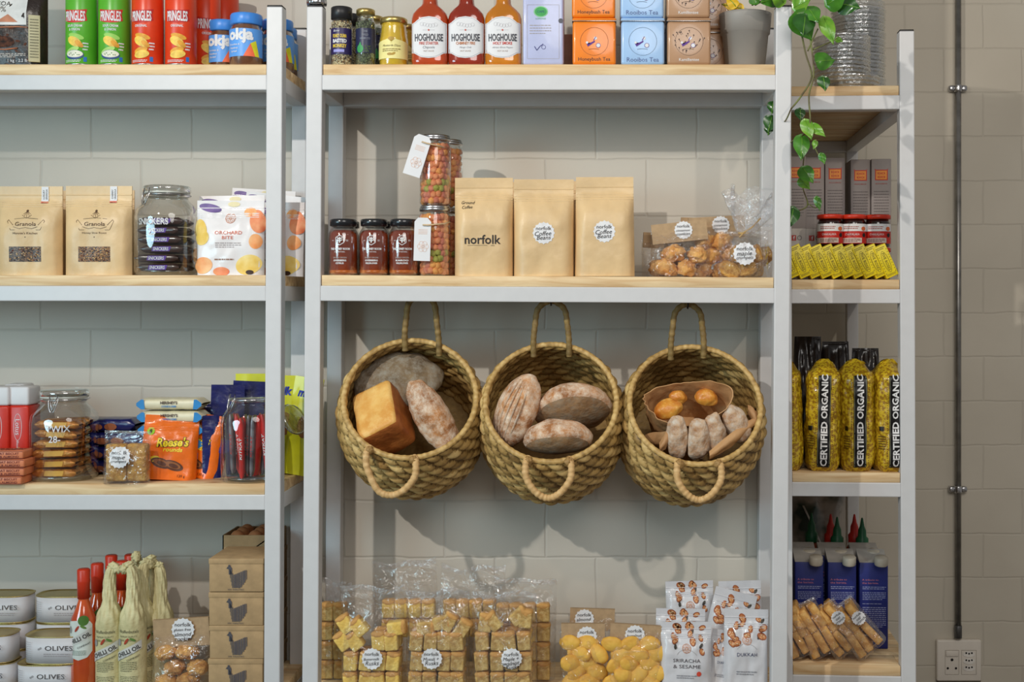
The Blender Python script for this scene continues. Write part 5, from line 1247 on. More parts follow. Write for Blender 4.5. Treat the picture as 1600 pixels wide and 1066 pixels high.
def hang_basket(px, py, hk, lab, seed, rot, tw0, hx, lx, Y=.018):
    """px,py rim centre in the photo; tw0 spin about its own axis; hx, lx handle half widths and offsets"""
    t = basket(lab, seed); t.location = at(px, py, Y); t.rotation_mode = 'XYZ'
    Mx = Matrix.Rotation(rot, 4, 'Y') @ Matrix.Rotation(TA, 4, 'X')
    t.rotation_euler = Mx.to_euler()
    inv = Mx.inverted()
    L = lambda X, Yy, Zz: inv @ Vector((X, Yy, Zz))
    def onrim(a): return Vector((.160*math.cos(a), .160*math.sin(a), 0))
    # rear handle rises to the hook
    a1, a2 = PI/2+hx[0], PI/2-hx[1]; A, B = Mx @ onrim(a1), Mx @ onrim(a2)
    top = .124
    pts = [A+Vector((0, 0, -.02)), A+Vector((0, -.008, .02)), A+Vector((.004, -.012, .06)), Vector((A.x*.86+B.x*.14, A.y-.014, A.z+top*.84)), Vector(((A.x+B.x)/2, A.y-.014, A.z+top)), Vector((A.x*.14+B.x*.86, A.y-.014, A.z+top*.84)), B+Vector((-.004, -.012, .06)), B+Vector((0, -.008, .02)), B+Vector((0, 0, -.02))]
    loop([inv @ p for p in pts], .0078, DKH, 'rear_handle', t, 20, seed=seed)
    top_w = Vector(pts[4])
    a1, a2 = -PI/2-lx[0], -PI/2+lx[1]; A, B = Mx @ (onrim(a1)*1.04), Mx @ (onrim(a2)*1.04); dr = lx[2]
    pts = [A+Vector((0, .0, .004)), A+Vector((-.006, -.016, -.008)), A+Vector((-.004, -.022, -dr*.5)), Vector((A.x*.80+B.x*.20, A.y-.022, min(A.z, B.z)-dr*.88)), Vector(((A.x+B.x)/2, A.y-.020, min(A.z, B.z)-dr*1.04)), Vector((A.x*.20+B.x*.80, A.y-.022, min(A.z, B.z)-dr*.88)), B+Vector((.004, -.022, -dr*.5)), B+Vector((.006, -.016, -.008)), B+Vector((0, .0, .004))]
    loop([inv @ p for p in pts], .0086, PALE, 'front_handle', t, 26, seed=seed+3)
    kn = MB()
    for p in (A, B): kn.blob(*(inv @ (p+Vector((0, -.012, -.002)))), .011, .011, .011, PALE, amp=.5, fr=4, seed=seed)
    kn.build('handle_knot', t)
    h = thing('wall_hook', 'small black steel hook under the shelf above the %s' % hk, 'hook', t.location+top_w+Vector((0, .0, .002)))
    g = MB(); bk = mat((16, 14, 14), rough=.35); g.tube([(0, -.012, .004), (0, -.014, -.004), (0, -.006, -.013), (0, .006, -.012), (0, .012, 0), (0, .012, .030)], .0022, bk, 8); g.build('hook_wire', h)
    g = MB(); g.lathe([(.008, .026), (.008, .030)], bk, 16, T=Matrix.Translation((0, .012, 0))); g.build('hook_plate', h)
    return t
b1 = hang_basket(641, 622, 'golden loaf basket', 'woven basket with the square golden loaf, nearest the jar side', 5, R(8), 0, (.28, .28), (.42, .26, .084))
b2 = hang_basket(861, 628, 'middle bread basket', 'woven middle basket holding three floured brown loaves', 9, R(1), 0, (.32, .26), (.30, .30, .086))
b3 = hang_basket(1086, 632, 'basket with a paper bag', 'woven basket with a paper bag of rolls and four small floured sticks', 14, R(4), 0, (.42, .12), (.22, .36, .084))
# bread
def bread_mat(key, crust, dark, flour, fs=6, amt=(.40, .62), rough=.8, fine=60):
    m = bpy.data.materials.new(key); m.use_nodes = True; nt = m.node_tree; L = nt.links.new; b = nt.nodes['Principled BSDF']
    tc = nd(nt, 'ShaderNodeTexCoord')
    n1 = nd(nt, 'ShaderNodeTexNoise'); n1.inputs['Scale'].default_value = fs*3; n1.inputs['Detail'].default_value = 6; L(tc.outputs['Object'], n1.inputs['Vector'])
    r1 = nd(nt, 'ShaderNodeValToRGB'); r1.color_ramp.elements[0].color = lin(dark); r1.color_ramp.elements[1].color = lin(crust); r1.color_ramp.elements[0].position = .35; r1.color_ramp.elements[1].position = .62; L(n1.outputs['Fac'], r1.inputs[0])
    n2 = nd(nt, 'ShaderNodeTexNoise'); n2.inputs['Scale'].default_value = fs*5.5; n2.inputs['Detail'].default_value = 10; n2.inputs['Roughness'].default_value = .78; n2.inputs['Distortion'].default_value = .15; L(tc.outputs['Object'], n2.inputs['Vector'])
    r2 = nd(nt, 'ShaderNodeValToRGB'); r2.color_ramp.elements[0].position = amt[0]; r2.color_ramp.elements[1].position = amt[1]; L(n2.outputs['Fac'], r2.inputs[0])
    mx = nd(nt, 'ShaderNodeMix', data_type='RGBA'); mx.inputs[7].default_value = lin(flour); L(r2.outputs[0], mx.inputs[0]); L(r1.outputs[0], mx.inputs[6]); L(mx.outputs[2], b.inputs['Base Color'])
    b.inputs['Roughness'].default_value = rough
    n3 = nd(nt, 'ShaderNodeTexNoise'); n3.inputs['Scale'].default_value = fine; n3.inputs['Detail'].default_value = 6; L(tc.outputs['Object'], n3.inputs['Vector'])
    bp = nd(nt, 'ShaderNodeBump'); bp.inputs['Strength'].default_value = .6; bp.inputs['Distance'].default_value = .006; L(n3.outputs['Fac'], bp.inputs['Height']); L(bp.outputs[0], b.inputs['Normal'])
    return m
FL1 = bread_mat('floured_crust', (206, 146, 92), (150, 96, 54), (232, 218, 198), amt=(.42, .66))
FL2 = bread_mat('grey_floured_crust', (138, 116, 86), (98, 80, 58), (150, 142, 128), amt=(.42, .62))
FL3 = bread_mat('pale_floured_crust', (204, 158, 108), (160, 112, 70), (206, 196, 182), fs=7, amt=(.38, .66), fine=90)
GB = bread_mat('dark_base_crust', (150, 110, 72), (96, 66, 42), (132, 118, 98), amt=(.5, .62))
GB2 = bread_mat('grey_base_crust', (170, 132, 90), (120, 84, 54), (150, 140, 124), fs=4, amt=(.42, .66))
def loaf(name, lab, rx, ry, rz, m, base=None, ridges=0, amp=.10, seed=1, p=2, nu=56, nv=36, cat='bread'):
    """oval loaf, long axis x, top +z, flat underside; ridges = score/flour lines across it"""
    t = thing(name, lab, cat); q = 2/p; sg = lambda a: math.copysign(abs(a)**q, a)
    def pt(u, v):
        a, b = u*2*PI, (v-.5)*PI; x, y, z = sg(math.cos(a))*sg(math.cos(b)), sg(math.sin(a))*sg(math.cos(b)), math.sin(b)
        if z < 0: z *= .45
        k = 1+amp*nz(x*1.8+seed, y*1.8, z*1.8+seed)+.02*nz(x*7+seed, y*7, z*7)
        if ridges and z > -.1: k += .022*math.sin(x*ridges+1.5*y+.8*nz(x*2, y*2, seed))
        return (x*rx*k, y*ry*k, z*rz*k)
    g = MB(); n0 = 0
    vs = [pt(0, 0)]+[pt(i/nu, j/nv) for j in range(1, nv) for i in range(nu)]+[pt(0, 1)]
    lo, hi = [], []
    lo += [(0, 1+(i+1) % nu, 1+i) for i in range(nu)]
    for j in range(nv-2):
        for i in range(nu):
            k = (i+1) % nu; (lo if (j+1)/nv < .34 else hi).append((1+j*nu+i, 1+j*nu+k, 1+(j+1)*nu+k, 1+(j+1)*nu+i))
    e = len(vs)-1; o = 1+(nv-2)*nu; hi += [(o+i, o+(i+1) % nu, e) for i in range(nu)]
    g.add(vs, lo, base or m, True); b0 = g.idx(m)
    for f in hi: g.f.append(f); g.mi.append(b0); g.sm.append(True); g.tone.append(.5)
    g.build('crust', t); return t
def aim(o, loc, xdir, zdir):
    """place with local x along xdir and local z (its top) towards zdir"""
    x = Vector(xdir).normalized(); z = Vector(zdir); z = (z-x*z.dot(x)).normalized(); y = z.cross(x)
    o.location = loc; o.rotation_euler = Matrix((x, y, z)).transposed().to_euler()
# basket 1
TINB = bread_mat('golden_tin_crust', (238, 188, 104), (218, 154, 70), (244, 204, 128), fs=5, amt=(.45, .75), rough=.55, fine=40)
TINT = bread_mat('brown_tin_crust', (190, 112, 52), (150, 78, 34), (196, 120, 60), fs=6, amt=(.55, .8), rough=.5, fine=40)
t = thing('tin_loaf', 'square golden tin loaf leaning upright in the first basket', 'bread')
def tl(u, v):
    return None
g = MB(); bm = bmesh.new(); bmesh.ops.create_cube(bm, size=1); bmesh.ops.subdivide_edges(bm, edges=bm.edges[:], cuts=13, use_grid_fill=True)
W_, D_, L_ = .112, .110, .150
vs = []
for v in bm.verts:
    x, y, z = [c*2 for c in v.co]; n = (abs(x)**10+abs(y)**10+abs(z)**10)**(1/10); x, y, z = x/n, y/n, z/n
    k = 1+.035*nz(x*1.7, y*1.7, z*2)+.012*nz(x*6, y*6, z*6); tap = 1
    vs.append((x*W_/2*k*tap, y*D_/2*k*(1+(.10*(1-x*x) if y > .8 else 0)), z*L_/2*k))
    v.index
bm.verts.index_update(); gold = [], []
for f in bm.faces:
    c = f.calc_center_median(); (gold[0] if c.y < -.44 or c.x < -.47 else gold[1]).append([v.index for v in f.verts])
g.add(vs, gold[0], TINB, True); i_ = g.idx(TINT)
for f in gold[1]: g.f.append(tuple(f)); g.mi.append(i_); g.sm.append(True); g.tone.append(.5)
bm.free(); g.build('crust', t)
t.location = at(600, 655, .035); t.rotation_euler = (Matrix.Rotation(R(-20), 4, 'Y') @ Matrix.Rotation(R(-44), 4, 'X') @ Matrix.Rotation(R(-10), 4, 'Z')).to_euler()
l = loaf('batard_loaf', 'long floured loaf resting against the far side of the first basket', .108, .045, .046, FL1, ridges=22, seed=3, amp=.08); aim(l, at(676, 652, .02), (.50, .05, -.84), (.25, -1, .18))
l = loaf('round_loaf', 'round grey-floured loaf tucked behind the golden tin loaf', .118, .085, .050, FL2, GB, seed=8, amp=.08, ridges=14); aim(l, at(620, 596, .13), (1, -.05, .06), (-.1, -1, .75))
# basket 2
l = loaf('batard_loaf', 'striped oval loaf standing on the post side of the middle basket', .098, .054, .050, FL1, ridges=0, seed=12, amp=.08); aim(l, at(809, 642, .03), (.36, .0, .93), (-.45, -1, .1))
g = MB()
for k in range(5):
    g.tube([(x/12*.085, (-.028+.014*k)*(1-(x/12)**2*.45), .0515*math.sqrt(max(0, 1-(x/12*.9)**2))*math.sqrt(max(.05, 1-((-.028+.014*k)/.056)**2))) for x in range(-11, 12)], .0028, FL3, 6, ell=.5)
g.build('flour_stripe', l)
l = loaf('oval_loaf', 'large oval loaf showing its grey floury base in the middle basket', .100, .080, .062, FL1, GB2, seed=15, amp=.06); aim(l, at(896, 642, .05), (.96, 0, .12), (-.45, .62, .62))
l = loaf('oval_loaf', 'smaller dented loaf lying at the front rim of the middle basket', .086, .058, .056, FL1, GB2, seed=20, amp=.10); aim(l, at(871, 690, -.022), (1, 0, .04), (-.05, .5, .85))
# basket 3: paper bag, rolls and sticks
PB = mat((196, 152, 104), rough=.6, rgb2=(168, 124, 82), scale=10, bump=.5, bscale=26)
t = thing('paper_bag', 'open brown paper bag of golden rolls lying in the third basket', 'paper bag')
def pbag(u, v, off=0):
    a = 2*PI*u; r = 1+.07*math.sin(a*3+1)+.05*nz(math.cos(a)*2, math.sin(a)*2, v*4)+.05*nz(math.cos(a)*6, math.sin(a)*6, v*7)
    return ((.112-off)*r*math.cos(a)*(.8+.2*v), (.066-off)*r*math.sin(a)*(.8+.2*v), -.13+.15*v+.014*math.sin(a*2+.6)*v)
g = MB(); g.grid(lambda u, v: pbag(u, v), 80, 26, PB, cu=True); g.build('outer_sheet', t)
g = MB(); g.grid(lambda u, v: pbag(u, v, .0025), 80, 26, PB, cu=True); g.grid(lambda u, v: tuple(a+(b-a)*v for a, b in zip(pbag(u, 1), pbag(u, 1, .0025))), 80, 1, PB, cu=True); g.grid(lambda u, v: tuple(c*(1-v) if i < 2 else c for i, c in enumerate(pbag(u, 0))), 80, 3, PB, cu=True); g.build('inner_sheet', t)
t.location = at(1072, 634, .04); t.rotation_euler = (Matrix.Rotation(R(-4), 4, 'Y') @ Matrix.Rotation(R(52), 4, 'X')).to_euler()
g = MB(); g.grid(lambda u, v: (-.11+.22*u, -.070-.012*math.sin(u*9)*v-.012*math.sin(PI*v), -.012-.05*v+.02*math.sin(PI*u)+.004*math.sin(u*22)), 40, 8, PB); g.build('folded_lip', t)
ROLL = bread_mat('golden_roll_crust', (232, 166, 66), (196, 110, 40), (240, 196, 110), fs=7, amt=(.5, .75), rough=.35, fine=30)
for i, (px, py, Y, rx, rz, lab, zd) in enumerate(((1044, 640, .03, .036, .026, 'shiny golden roll lying at the mouth of the paper bag', (-.2, -1, .6)), (1059, 622, .075, .024, .024, 'pointed golden roll in the middle of the paper bag', (.3, -1, .6)), (1103, 622, .065, .030, .024, 'golden roll at the far side inside the paper bag', (.2, -1, .6)))):
    l = loaf('bread_roll', lab, rx, rx*.75, rz, ROLL, seed=i+31, amp=.12); aim(l, at(px, py, Y), (1, 0, .3 if i == 0 else -.2), zd)
for i, (px, py, Y, L_, W_, xd, lab) in enumerate(((1058, 684, -.025, .056, .0265, (-.06, -.2, 1), 'floured stick loaf first in the row along the rim of the third basket'), (1091, 687, -.028, .054, .0265, (.02, -.2, 1), 'pale floured stick loaf second in the row of the third basket'),
    (1117, 680, -.015, .054, .0265, (-.12, -.2, 1), 'floured stick loaf third in the row, more golden at its tip'), (1152, 664, .005, .052, .031, (-.35, -.1, .7), 'floured stick loaf with a folded tip wrapped in paper near the basket edge'))):
    l = loaf('stick_loaf', lab, L_, W_, .026, FL3, seed=40+i, amp=.13, ridges=9, p=2.4); aim(l, at(px, py, Y), xd, (.1, -1, .2))
t = thing('paper_wrapper', 'strip of brown paper folded around the stick loaves in the third basket', 'paper')
def strip(P, Q, w, n=30, sag=.01):
    g = MB()
    P, Q = Vector(P), Vector(Q)
    g.grid(lambda u, v: P.lerp(Q, u)+Vector((0, -.012*math.sin(PI*v)-sag*math.sin(PI*u), w*(v-.5)*(.6+.4*math.sin(PI*u))+.004*nz(u*6, v*4, 2))), n, 8, PB)
    g.build('folded_strip', t)
strip(at(1030, 700, -.03)-at(1100, 690, 0), at(1052, 672, -.01)-at(1100, 690, 0), .04)
strip(at(1108, 712, -.05)-at(1100, 690, 0), at(1184, 655, .02)-at(1100, 690, 0), .034)
strip(at(1168, 640, .03)-at(1100, 690, 0), at(1186, 660, .02)-at(1100, 690, 0), .04)
t.location = at(1100, 690, 0)
# ---------------------------------------------------------------- centre unit, lowest shelf
Z = ZO-.986+.0005
RK = [bread_mat('rusk_yellow', (240, 208, 116), (222, 180, 84), (246, 220, 140), fs=9, amt=(.5, .75), fine=110), bread_mat('rusk_seeded', (214, 182, 112), (172, 132, 72), (226, 200, 142), fs=14, amt=(.5, .7), fine=120)]
RKT = mat((220, 172, 100), rough=.75, rgb2=(190, 136, 74), scale=40, bump=.5)
def rusk(lab, m, group):
    t = thing('rusk', lab, 'rusk', group=group); W, D, H = .0335, .034, .046
    g = MB(); g.box(-W/2, W/2, -D/2, D/2, 0, H*.88, m, .004, seg=2); g.build('crumb', t)
    g = MB(); g.blob(0, 0, H*.86, W*.56, D*.54, H*.17, RKT, 14, 8, amp=.12, p=3); g.build('top_crust', t)
    return t
bags = [(577.5, .045, .160, .262, 0, ['Buttermilk', 'Rusks'], 'clear bag of plain yellow rusks with a scalloped label by the post', 0, -.09, .005),
        (680, .045, .162, .250, 1, ['Muesli +', 'Rusks'], 'clear bag of seeded rusks with a scalloped label, middle front one', .0, .02, -.01),
        (786, .045, .164, .246, 1, ['Maple +', 'walnut', 'Rusks'], 'clear bag of dark-speckled rusks with a scalloped label at the end', .02, .04, .02)]
rs = [rusk('plain yellow rusk stacked inside the clear bag by the post', RK[0], 'yellow rusks in the first clear bag'), None, None]
rs[1] = rusk('seeded brown rusk stacked inside the middle clear bag', RK[1], 'seeded rusks in the middle clear bag')
rs[2] = rusk('speckled brown rusk stacked inside the end clear bag', RK[1], 'speckled rusks in the end clear bag')
for i, (px, Y, W, H_, kind, words, lab, rz, ty, sx) in enumerate(bags):
    t, b = clear_bag(lab, W, H_, .075, 120+i*3, name='rusk_bag', top=.93, wave=.02); X = ax(px, 0); t.location = (X, Y, Z); t.rotation_euler = (0, 0, rz)
    sticker(t, b.M, sx, .088, .0275, words)
    rnd = random.Random(50+i); src = rs[i]; first = True
    def put(x, z, ry, yy=-.012, rz_=0):
        global first
        p = (X+x, Y+yy, Z+z); rot = (rnd.uniform(-.04, .04), ry, rz_)
        if first: src.location = p; src.rotation_euler = rot; first = False
        else: dup(src, p, rot=rot)
    for k in range(3):
        for q in range(4 if k != 2 else 4):
            if i == 0 and k == 2 and q < 2: continue
            put(-.053+q*.0352+rnd.uniform(-.002, .002), .003+k*.0505, rnd.uniform(-.13, .13))
            put(-.053+q*.0352, .003+k*.0505, 0, .024)
    top = {0: ((-.055, .150, -.55), (-.018, .145, -.7), (.040, .156, 1.45), (-.060, .108, -.6), (-.030, .108, -.65)), 1: ((-.050, .158, 1.5), (.018, .155, .55), (.052, .140, .6), (-.010, .17, 1.5)), 2: ((-.050, .150, .15), (-.012, .158, -.7), (.052, .160, .1), (.02, .175, .9))}[i]
    for x, z, ry in top: put(x, z, ry, -.010)
# bags behind, tops showing
for i, (px, Y, W, H_, kind, lab, ty) in enumerate(((520, .14, .10, .25, 1, 'rusk bag squeezed behind the post, brown rusk ends showing', 0), (640, .17, .17, .300, 0, 'taller rusk bag behind, shiny crimped top between first and middle bags', -.05),
        (735, .17, .17, .285, 1, 'rusk bag in the back row behind the middle and end bags', .03), (818, .13, .165, .262, 1, 'rusk bag at the back sticking out past the end bag', .02))):
    t, b = clear_bag(lab, W, H_, .06, 150+i*3, name='rusk_bag', top=.93, wave=.02); X = ax(px, Y); t.location = (X, Y, Z); t.rotation_euler = (0, ty, 0)
    for k in range(4):
        for q in range(4 if i else 2):
            if i in (1, 2) and k < 2: continue
            dup(rs[min(2, kind+(i > 1))], (X+(-.053+q*.0352 if i else -.012+q*.035), Y-.01, Z+.003+k*.05), rot=(0, .05*math.sin(k*3+q), 0), label='brown rusk in the bags of the back row', group='rusks in the back row of bags')
# shortbread bags
YB = mat((236, 190, 86), rough=.6, rgb2=(216, 158, 58), scale=20, bump=.25, bscale=60)
bc = cookie('butter_biscuit', 'smooth yellow butter biscuit in the two card-topped bags', .030, .012, .021, YB, 'yellow butter biscuits in the card-topped bags', amp=.10, seed=5)
pts = []
for i, (px, Y, W, lab, words) in enumerate(((911, .06, .118, 'card-topped bag of yellow biscuits with two overlapping labels', ['cashew', 'cookies']), (992, .05, .138, 'card-topped bag of yellow biscuits with a single round label', ['hazelnut', 'cookies']), (925, .16, .125, 'card-topped biscuit bag standing behind the double-labelled one', ['almond']))):
    t, b = clear_bag(lab, W, .150, .06, 170+i, name='biscuit_bag', header=(.052, .74, (.0, .06, .03)[i]), top=.96); X = ax(px, Y); t.location = (X, Y, Z+(.012 if i == 2 else 0))
    sticker(t, lambda x, z, h: (x, -.0062-h, z), (.010, .0, -.02)[i], .150*.74+(.020 if i == 0 else .026), .0265, words)
    if i < 2:
        rnd = random.Random(i)
        for k in range(5):
            for q in range(3 if i else 2):
                pts.append((X+(q-(1 if i else .5))*.043+rnd.uniform(-.006, .006)+(.012 if k % 2 else -.008), Y-.012+rnd.uniform(-.006, .006), Z+.018+k*.024, rnd.uniform(-.3, .3), rnd.uniform(-.9, .9), rnd.uniform(-.5, .5)))
                pts.append((X+(q-(1 if i else .5))*.043, Y+.014, Z+.018+k*.024, .2, rnd.uniform(-.9, .9), 1))
scatter(bc, pts)
# nut snack pouches
def nutpouch(title, sub, ncol, seed):
    def deco(t, b):
        M = b.M; g = MB(); rnd = random.Random(seed); br1 = mat((176, 98, 56), rough=.5, rgb2=(120, 60, 34), scale=80); br2 = mat((214, 150, 96), rough=.5, rgb2=(170, 100, 56), scale=120)
        for i in range(15):
            x, z = rnd.uniform(-.42, .42)*b.w, b.h*(1-rnd.uniform(.05, .42)); ro = rnd.uniform(0, 3); s = rnd.uniform(.8, 1.2)
            if abs(x) < .2*b.w and z < b.h*.68: continue
            g.disc(M, x, z, .0105*s, br1, rz=.0072*s, rot=ro, h=.0010); g.disc(M, x, z, .0078*s, br2, rz=.0048*s, rot=ro, h=.0015)
            for q in range(4): g.disc(M, x+rnd.uniform(-.006, .006)*s, z+rnd.uniform(-.003, .003)*s, .0012, mat((236, 210, 170)), h=.002, n=6, rings=1)
        for i in range(3): g.disc(M, rnd.uniform(-.4, .4)*b.w, b.h*rnd.uniform(.62, .9), .007, mat((70, 66, 60)), rz=.0035, rot=rnd.uniform(0, 3), h=.0011)
        ink = mat((206, 140, 100)); cx, cz_ = 0, b.h*.63
        g.ring(M, cx, cz_, .011, .0008, ink, h=.0012); [g.ring(M, cx+.006*math.cos(a), cz_+.006*math.sin(a), .004, .0007, ink, h=.0014, n=12) for a in [k*PI/4 for k in range(8)]]
        g.ring(M, cx, b.h*.44, .030, .0007, mat((150, 150, 150)), a0=.6, a1=PI-.6, h=.0012)
        tc = mat((78, 84, 112) if sub else (86, 80, 84))
        for k, l in enumerate(title): g.text(M, l, 0, b.h*(.46-.085*k), min(.068, .0085*len(l)), tc, hgt=.0085, h=.0016)
        g.greek(M, -.026, b.h*.20, .026, b.h*.26, 2, mat((150, 150, 156)), seed=2, h=.0016)
        if ncol: g.disc(M, .030, b.h*.27, .006, mat((220, 80, 60)), h=.0012)
        g.build('print', t)
    return deco
PW_ = mat((206, 206, 210), rough=.32, var=.02, coat=.3, bump=.25, bscale=20)
s1 = block_bag('white nut snack pouch reading sriracha and sesame, frontmost of the pouches', .128, .170, .05, 201, nutpouch(['SRIRACHA', '& SESAME'], 0, 1, 3), PW_, name='nut_pouch', top=.9, crum=.005, foot=1)
s2 = block_bag('white dukkah pouch leaning against the white post, upright one', .112, .200, .05, 207, nutpouch(['DUKKAH'], 1, 0, 8), PW_, name='nut_pouch', top=.9, crum=.005, foot=1)
s1.location = (ax(1074, 0), .035, Z-.022+.022); s1.rotation_euler = (-.08, 0, 0)
s1.location.z = Z
s2.location = (ax(1168, 0), .045, Z); s2.rotation_euler = (-.06, .02, 0)
for px, Y, dz, rot, src, lab in ((1122, .13, .03, (-.1, .26, 0), s2, 'dukkah pouch tilted over behind the front pouches with its corner raised'), (1080, .22, .062, (-.05, -.03, 0), s1, 'nut pouch standing highest at the back against the wall'),
        (1062, .12, .012, (-.08, .02, 0), s1, 'nut pouch in the second row behind the front sriracha one'), (1160, .16, .045, (-.08, -.03, .0), s2, 'nut pouch behind the upright dukkah pouch near the post'),
        (1120, .062, -.0, (-.05, .18, .15), s2, 'small dukkah pouch wedged between the front two pouches')):
    o = dup(src, (ax(px, Y), Y, Z+dz), rot=rot, label=lab)
    if 'wedged' in lab: o.scale = (.62, .8, .72)
# ---------------------------------------------------------------- tower
def T_(px, d): x, y = tw(px, d); return x, y
def tput(o, px, d, z, rz=0, rx=0, ry=0):
    x, y = tw(px, d); o.location = (x, y, z); o.rotation_euler = (rx, ry, rz+TROT); return o
def tdup(src, px, d, z, lab=None, rz=0, rx=0, ry=0, group=None):
    x, y = tw(px, d); return dup(src, (x, y, z), rot=(rx, ry, rz+TROT), label=lab, group=group)
Z = TT[0]+.0005
CUT = film('cut_glass', .22, .95, (.93, .95, .95), wr=.35, ws=60, rough=.02)
def tumbler(lab):
    t = thing('glass_bowl', lab, 'glass bowl', group='cut glass bowls nested in the stacks behind the vine'); r, h = .078, .040
    pr = [(r*.93, .002)]
    for i in range(15): z = h*(i/14); pr.append((r*(.95+.05*i/14)+.0032*math.sin(i*PI*.5), z+.002))
    pr += [(r*.97, h+.002), (r*.93, h-.002), (r*.90, .006), (.001, .006)]
    def fn(a, z): return 1+.012*math.copysign(abs(math.cos(a*14))**.5, math.cos(a*14))
    MB().lathe(pr, CUT, 84, fn=fn, cap=False).build('bowl', t)
    MB().lathe([(r*1.00, h-.001), (r*1.012, h+.001), (r*1.00, h+.003)], film('glass_rim2', .45, .95, rough=.04), 60, cap=False).build('rim', t)
    return t
gl = tumbler('cut glass bowl with ridged sides nested in a stack behind the vine')
tput(gl, 1330, .13, Z)
for k in range(1, 13): tdup(gl, 1340+(k % 3)*.6, .30, Z+.002+(k-1)*.0225) if k > 0 else 0
for k in range(1, 6): tdup(gl, 1315, .13, Z+k*.0225).scale = (1, 1, 1)
# level 2
Z = TT[1]+.0005
GRY = mat((150, 140, 136), rough=.5, var=.02); 
def tall_box(lab):
    t = thing('tea_carton', lab, 'carton'); W, D, H = .058, .13, .365
    MB().box(-W/2, W/2, -D/2, D/2, 0, H, GRY, .0015).build('carton', t)
    M = flat(-D/2); g = MB(); rd = mat((196, 52, 30)); og = mat((240, 150, 50)); z = H-.048
    g.rect(M, -.019, z-.016, .019, z+.016, rd, h=.0006); g.rect(M, -.016, z-.013, .016, z+.013, og, h=.0009)
    for s in (-1, 1): g.poly(M, [(s*.019, z+.016), (s*.021, z+.019), (s*.016, z+.017)], rd)
    g.text(M, 'KHOI', 0, z+.005, .022, rd, hgt=.007, h=.0013, bold=.03); g.text(M, 'KHOI', 0, z-.006, .022, rd, hgt=.007, h=.0013, bold=.03)
    g.text(M, 'ROOIBOS', 0, z-.026, .034, mat((176, 60, 46)), hgt=.004); g.greek(M, -.022, z-.13, .022, z-.045, 10, mat((110, 100, 98)), seed=3, fill=.3)
    w_ = MB(); w_.rect(M, -W/2+.001, .002, W/2-.001, H*.42, mat((206, 198, 190)), h=.0004); w_.rect(M, -.016, .118, .000, .134, mat((190, 60, 50)), h=.0010); w_.text(M, 'f', -.006, .126, .005, PAPER, h=.0016, bold=.04); w_.ring(M, .010, .126, .006, .0015, mat((90, 80, 80)), h=.001)
    w_.build('lower_panel', t); g.build('print', t); return t
tb = tall_box('tall grey tea carton with a red and orange emblem, nearest the wall pipe')
tput(tb, 1371, .40, Z)
for px, d, lab in ((1339, .41, 'tall grey tea carton second from the pipe side'), (1300, .36, 'tall grey tea carton in the middle of the row, behind the vine tip'), (1268, .34, 'tall grey tea carton behind the hanging vine with social icons'), (1240, .32, 'tall grey tea carton half hidden by the white post')): tdup(tb, px, d, Z, lab)
def rjar(lab):
    t = thing('relish_jar', lab, 'jar'); r, h = .0365, .082
    lathed('contents', [(r-.003, .001), (r-.001, .004), (r-.001, h-.012), (r-.006, h-.002)], mat((38, 16, 14), rough=.15, coat=1), t)
    lid_of(.0372, h-.002, h+.011, mat((206, 52, 30), rough=.35), t, 'lid')
    M = cyl(r); g = MB(); g.rect(M, -.056, .010, .056, .066, mat((196, 40, 30), rough=.4), h=.0006, nx=20, nz=1); g.rect(M, -.056, .045, .056, .066, PAPER, h=.0010, nx=20, nz=1); g.rect(M, -.056, .012, .020, .026, mat((214, 200, 190)), h=.0010, nx=16, nz=1)
    g.text(M, 'CHAKALAKA', -.008, .036, .040, PAPER, hgt=.006, h=.0016); g.greek(M, -.034, .050, .010, .060, 2, mat((170, 90, 80)), seed=3, h=.0016); g.greek(M, -.034, .014, .014, .024, 3, mat((130, 40, 36)), seed=5, h=.0016)
    g.disc(M, .026, .052, .008, mat((220, 110, 60)), rz=.006, h=.0015); g.disc(M, .028, .034, .006, INK, h=.0015); g.build('label', t); return t
rj = rjar('red-lidded dark relish jar of the upper layer nearest the wall pipe')
tput(rj, 1371, .19, Z+.094)
tdup(rj, 1333, .18, Z+.094, 'red-lidded dark relish jar in the middle of the upper layer'); tdup(rj, 1297, .17, Z+.094, 'red-lidded dark relish jar of the upper layer by the vine tip')
for px, lab in ((1371, 'red-lidded relish jar under the one nearest the pipe'), (1333, 'red-lidded relish jar under the middle one'), (1297, 'red-lidded relish jar under the one by the vine tip')): tdup(rj, px, .18 if px < 1371 else .19, Z, lab)
YEL = mat((226, 204, 22), rough=.4, var=.03)
def ybox():
    t = thing('tea_box', 'yellow tea packet slanting in the row of ten along the board', 'tea box'); W, D, H = .0345, .08, .092
    MB().box(-W/2, W/2, -D/2, D/2, 0, H, YEL, .0015).build('carton', t); M = flat(-D/2); g = MB(); bk = mat((90, 80, 20))
    g.ring(M, 0, H*.48, .0085, .0009, bk, rz=.030, h=.0008); g.text(M, 'FIVE ROSES', 0, H*.48, .050, bk, hgt=.0075, rot=-PI/2, h=.0009); g.greek(M, -.014, H*.86, .012, H*.95, 2, bk, seed=2, fill=.35); g.greek(M, -.014, H*.05, .012, H*.12, 2, bk, seed=3, fill=.35)
    for s in (-1, 1):
        for k in range(9): g.disc(M, s*.0135, H*.14+k*.008, .0012, bk, h=.0008, n=6, rings=1)
    g.build('print', t); return t
yb = ybox(); od = ['last before the pipe-side post', 'second from the pipe-side post', 'third from the pipe-side post', 'fourth from the pipe-side post', 'fifth from the pipe-side post', 'sixth from the pipe-side post', 'fourth from the vine side', 'third from the vine side', 'second from the vine side', 'first beside the vine post']
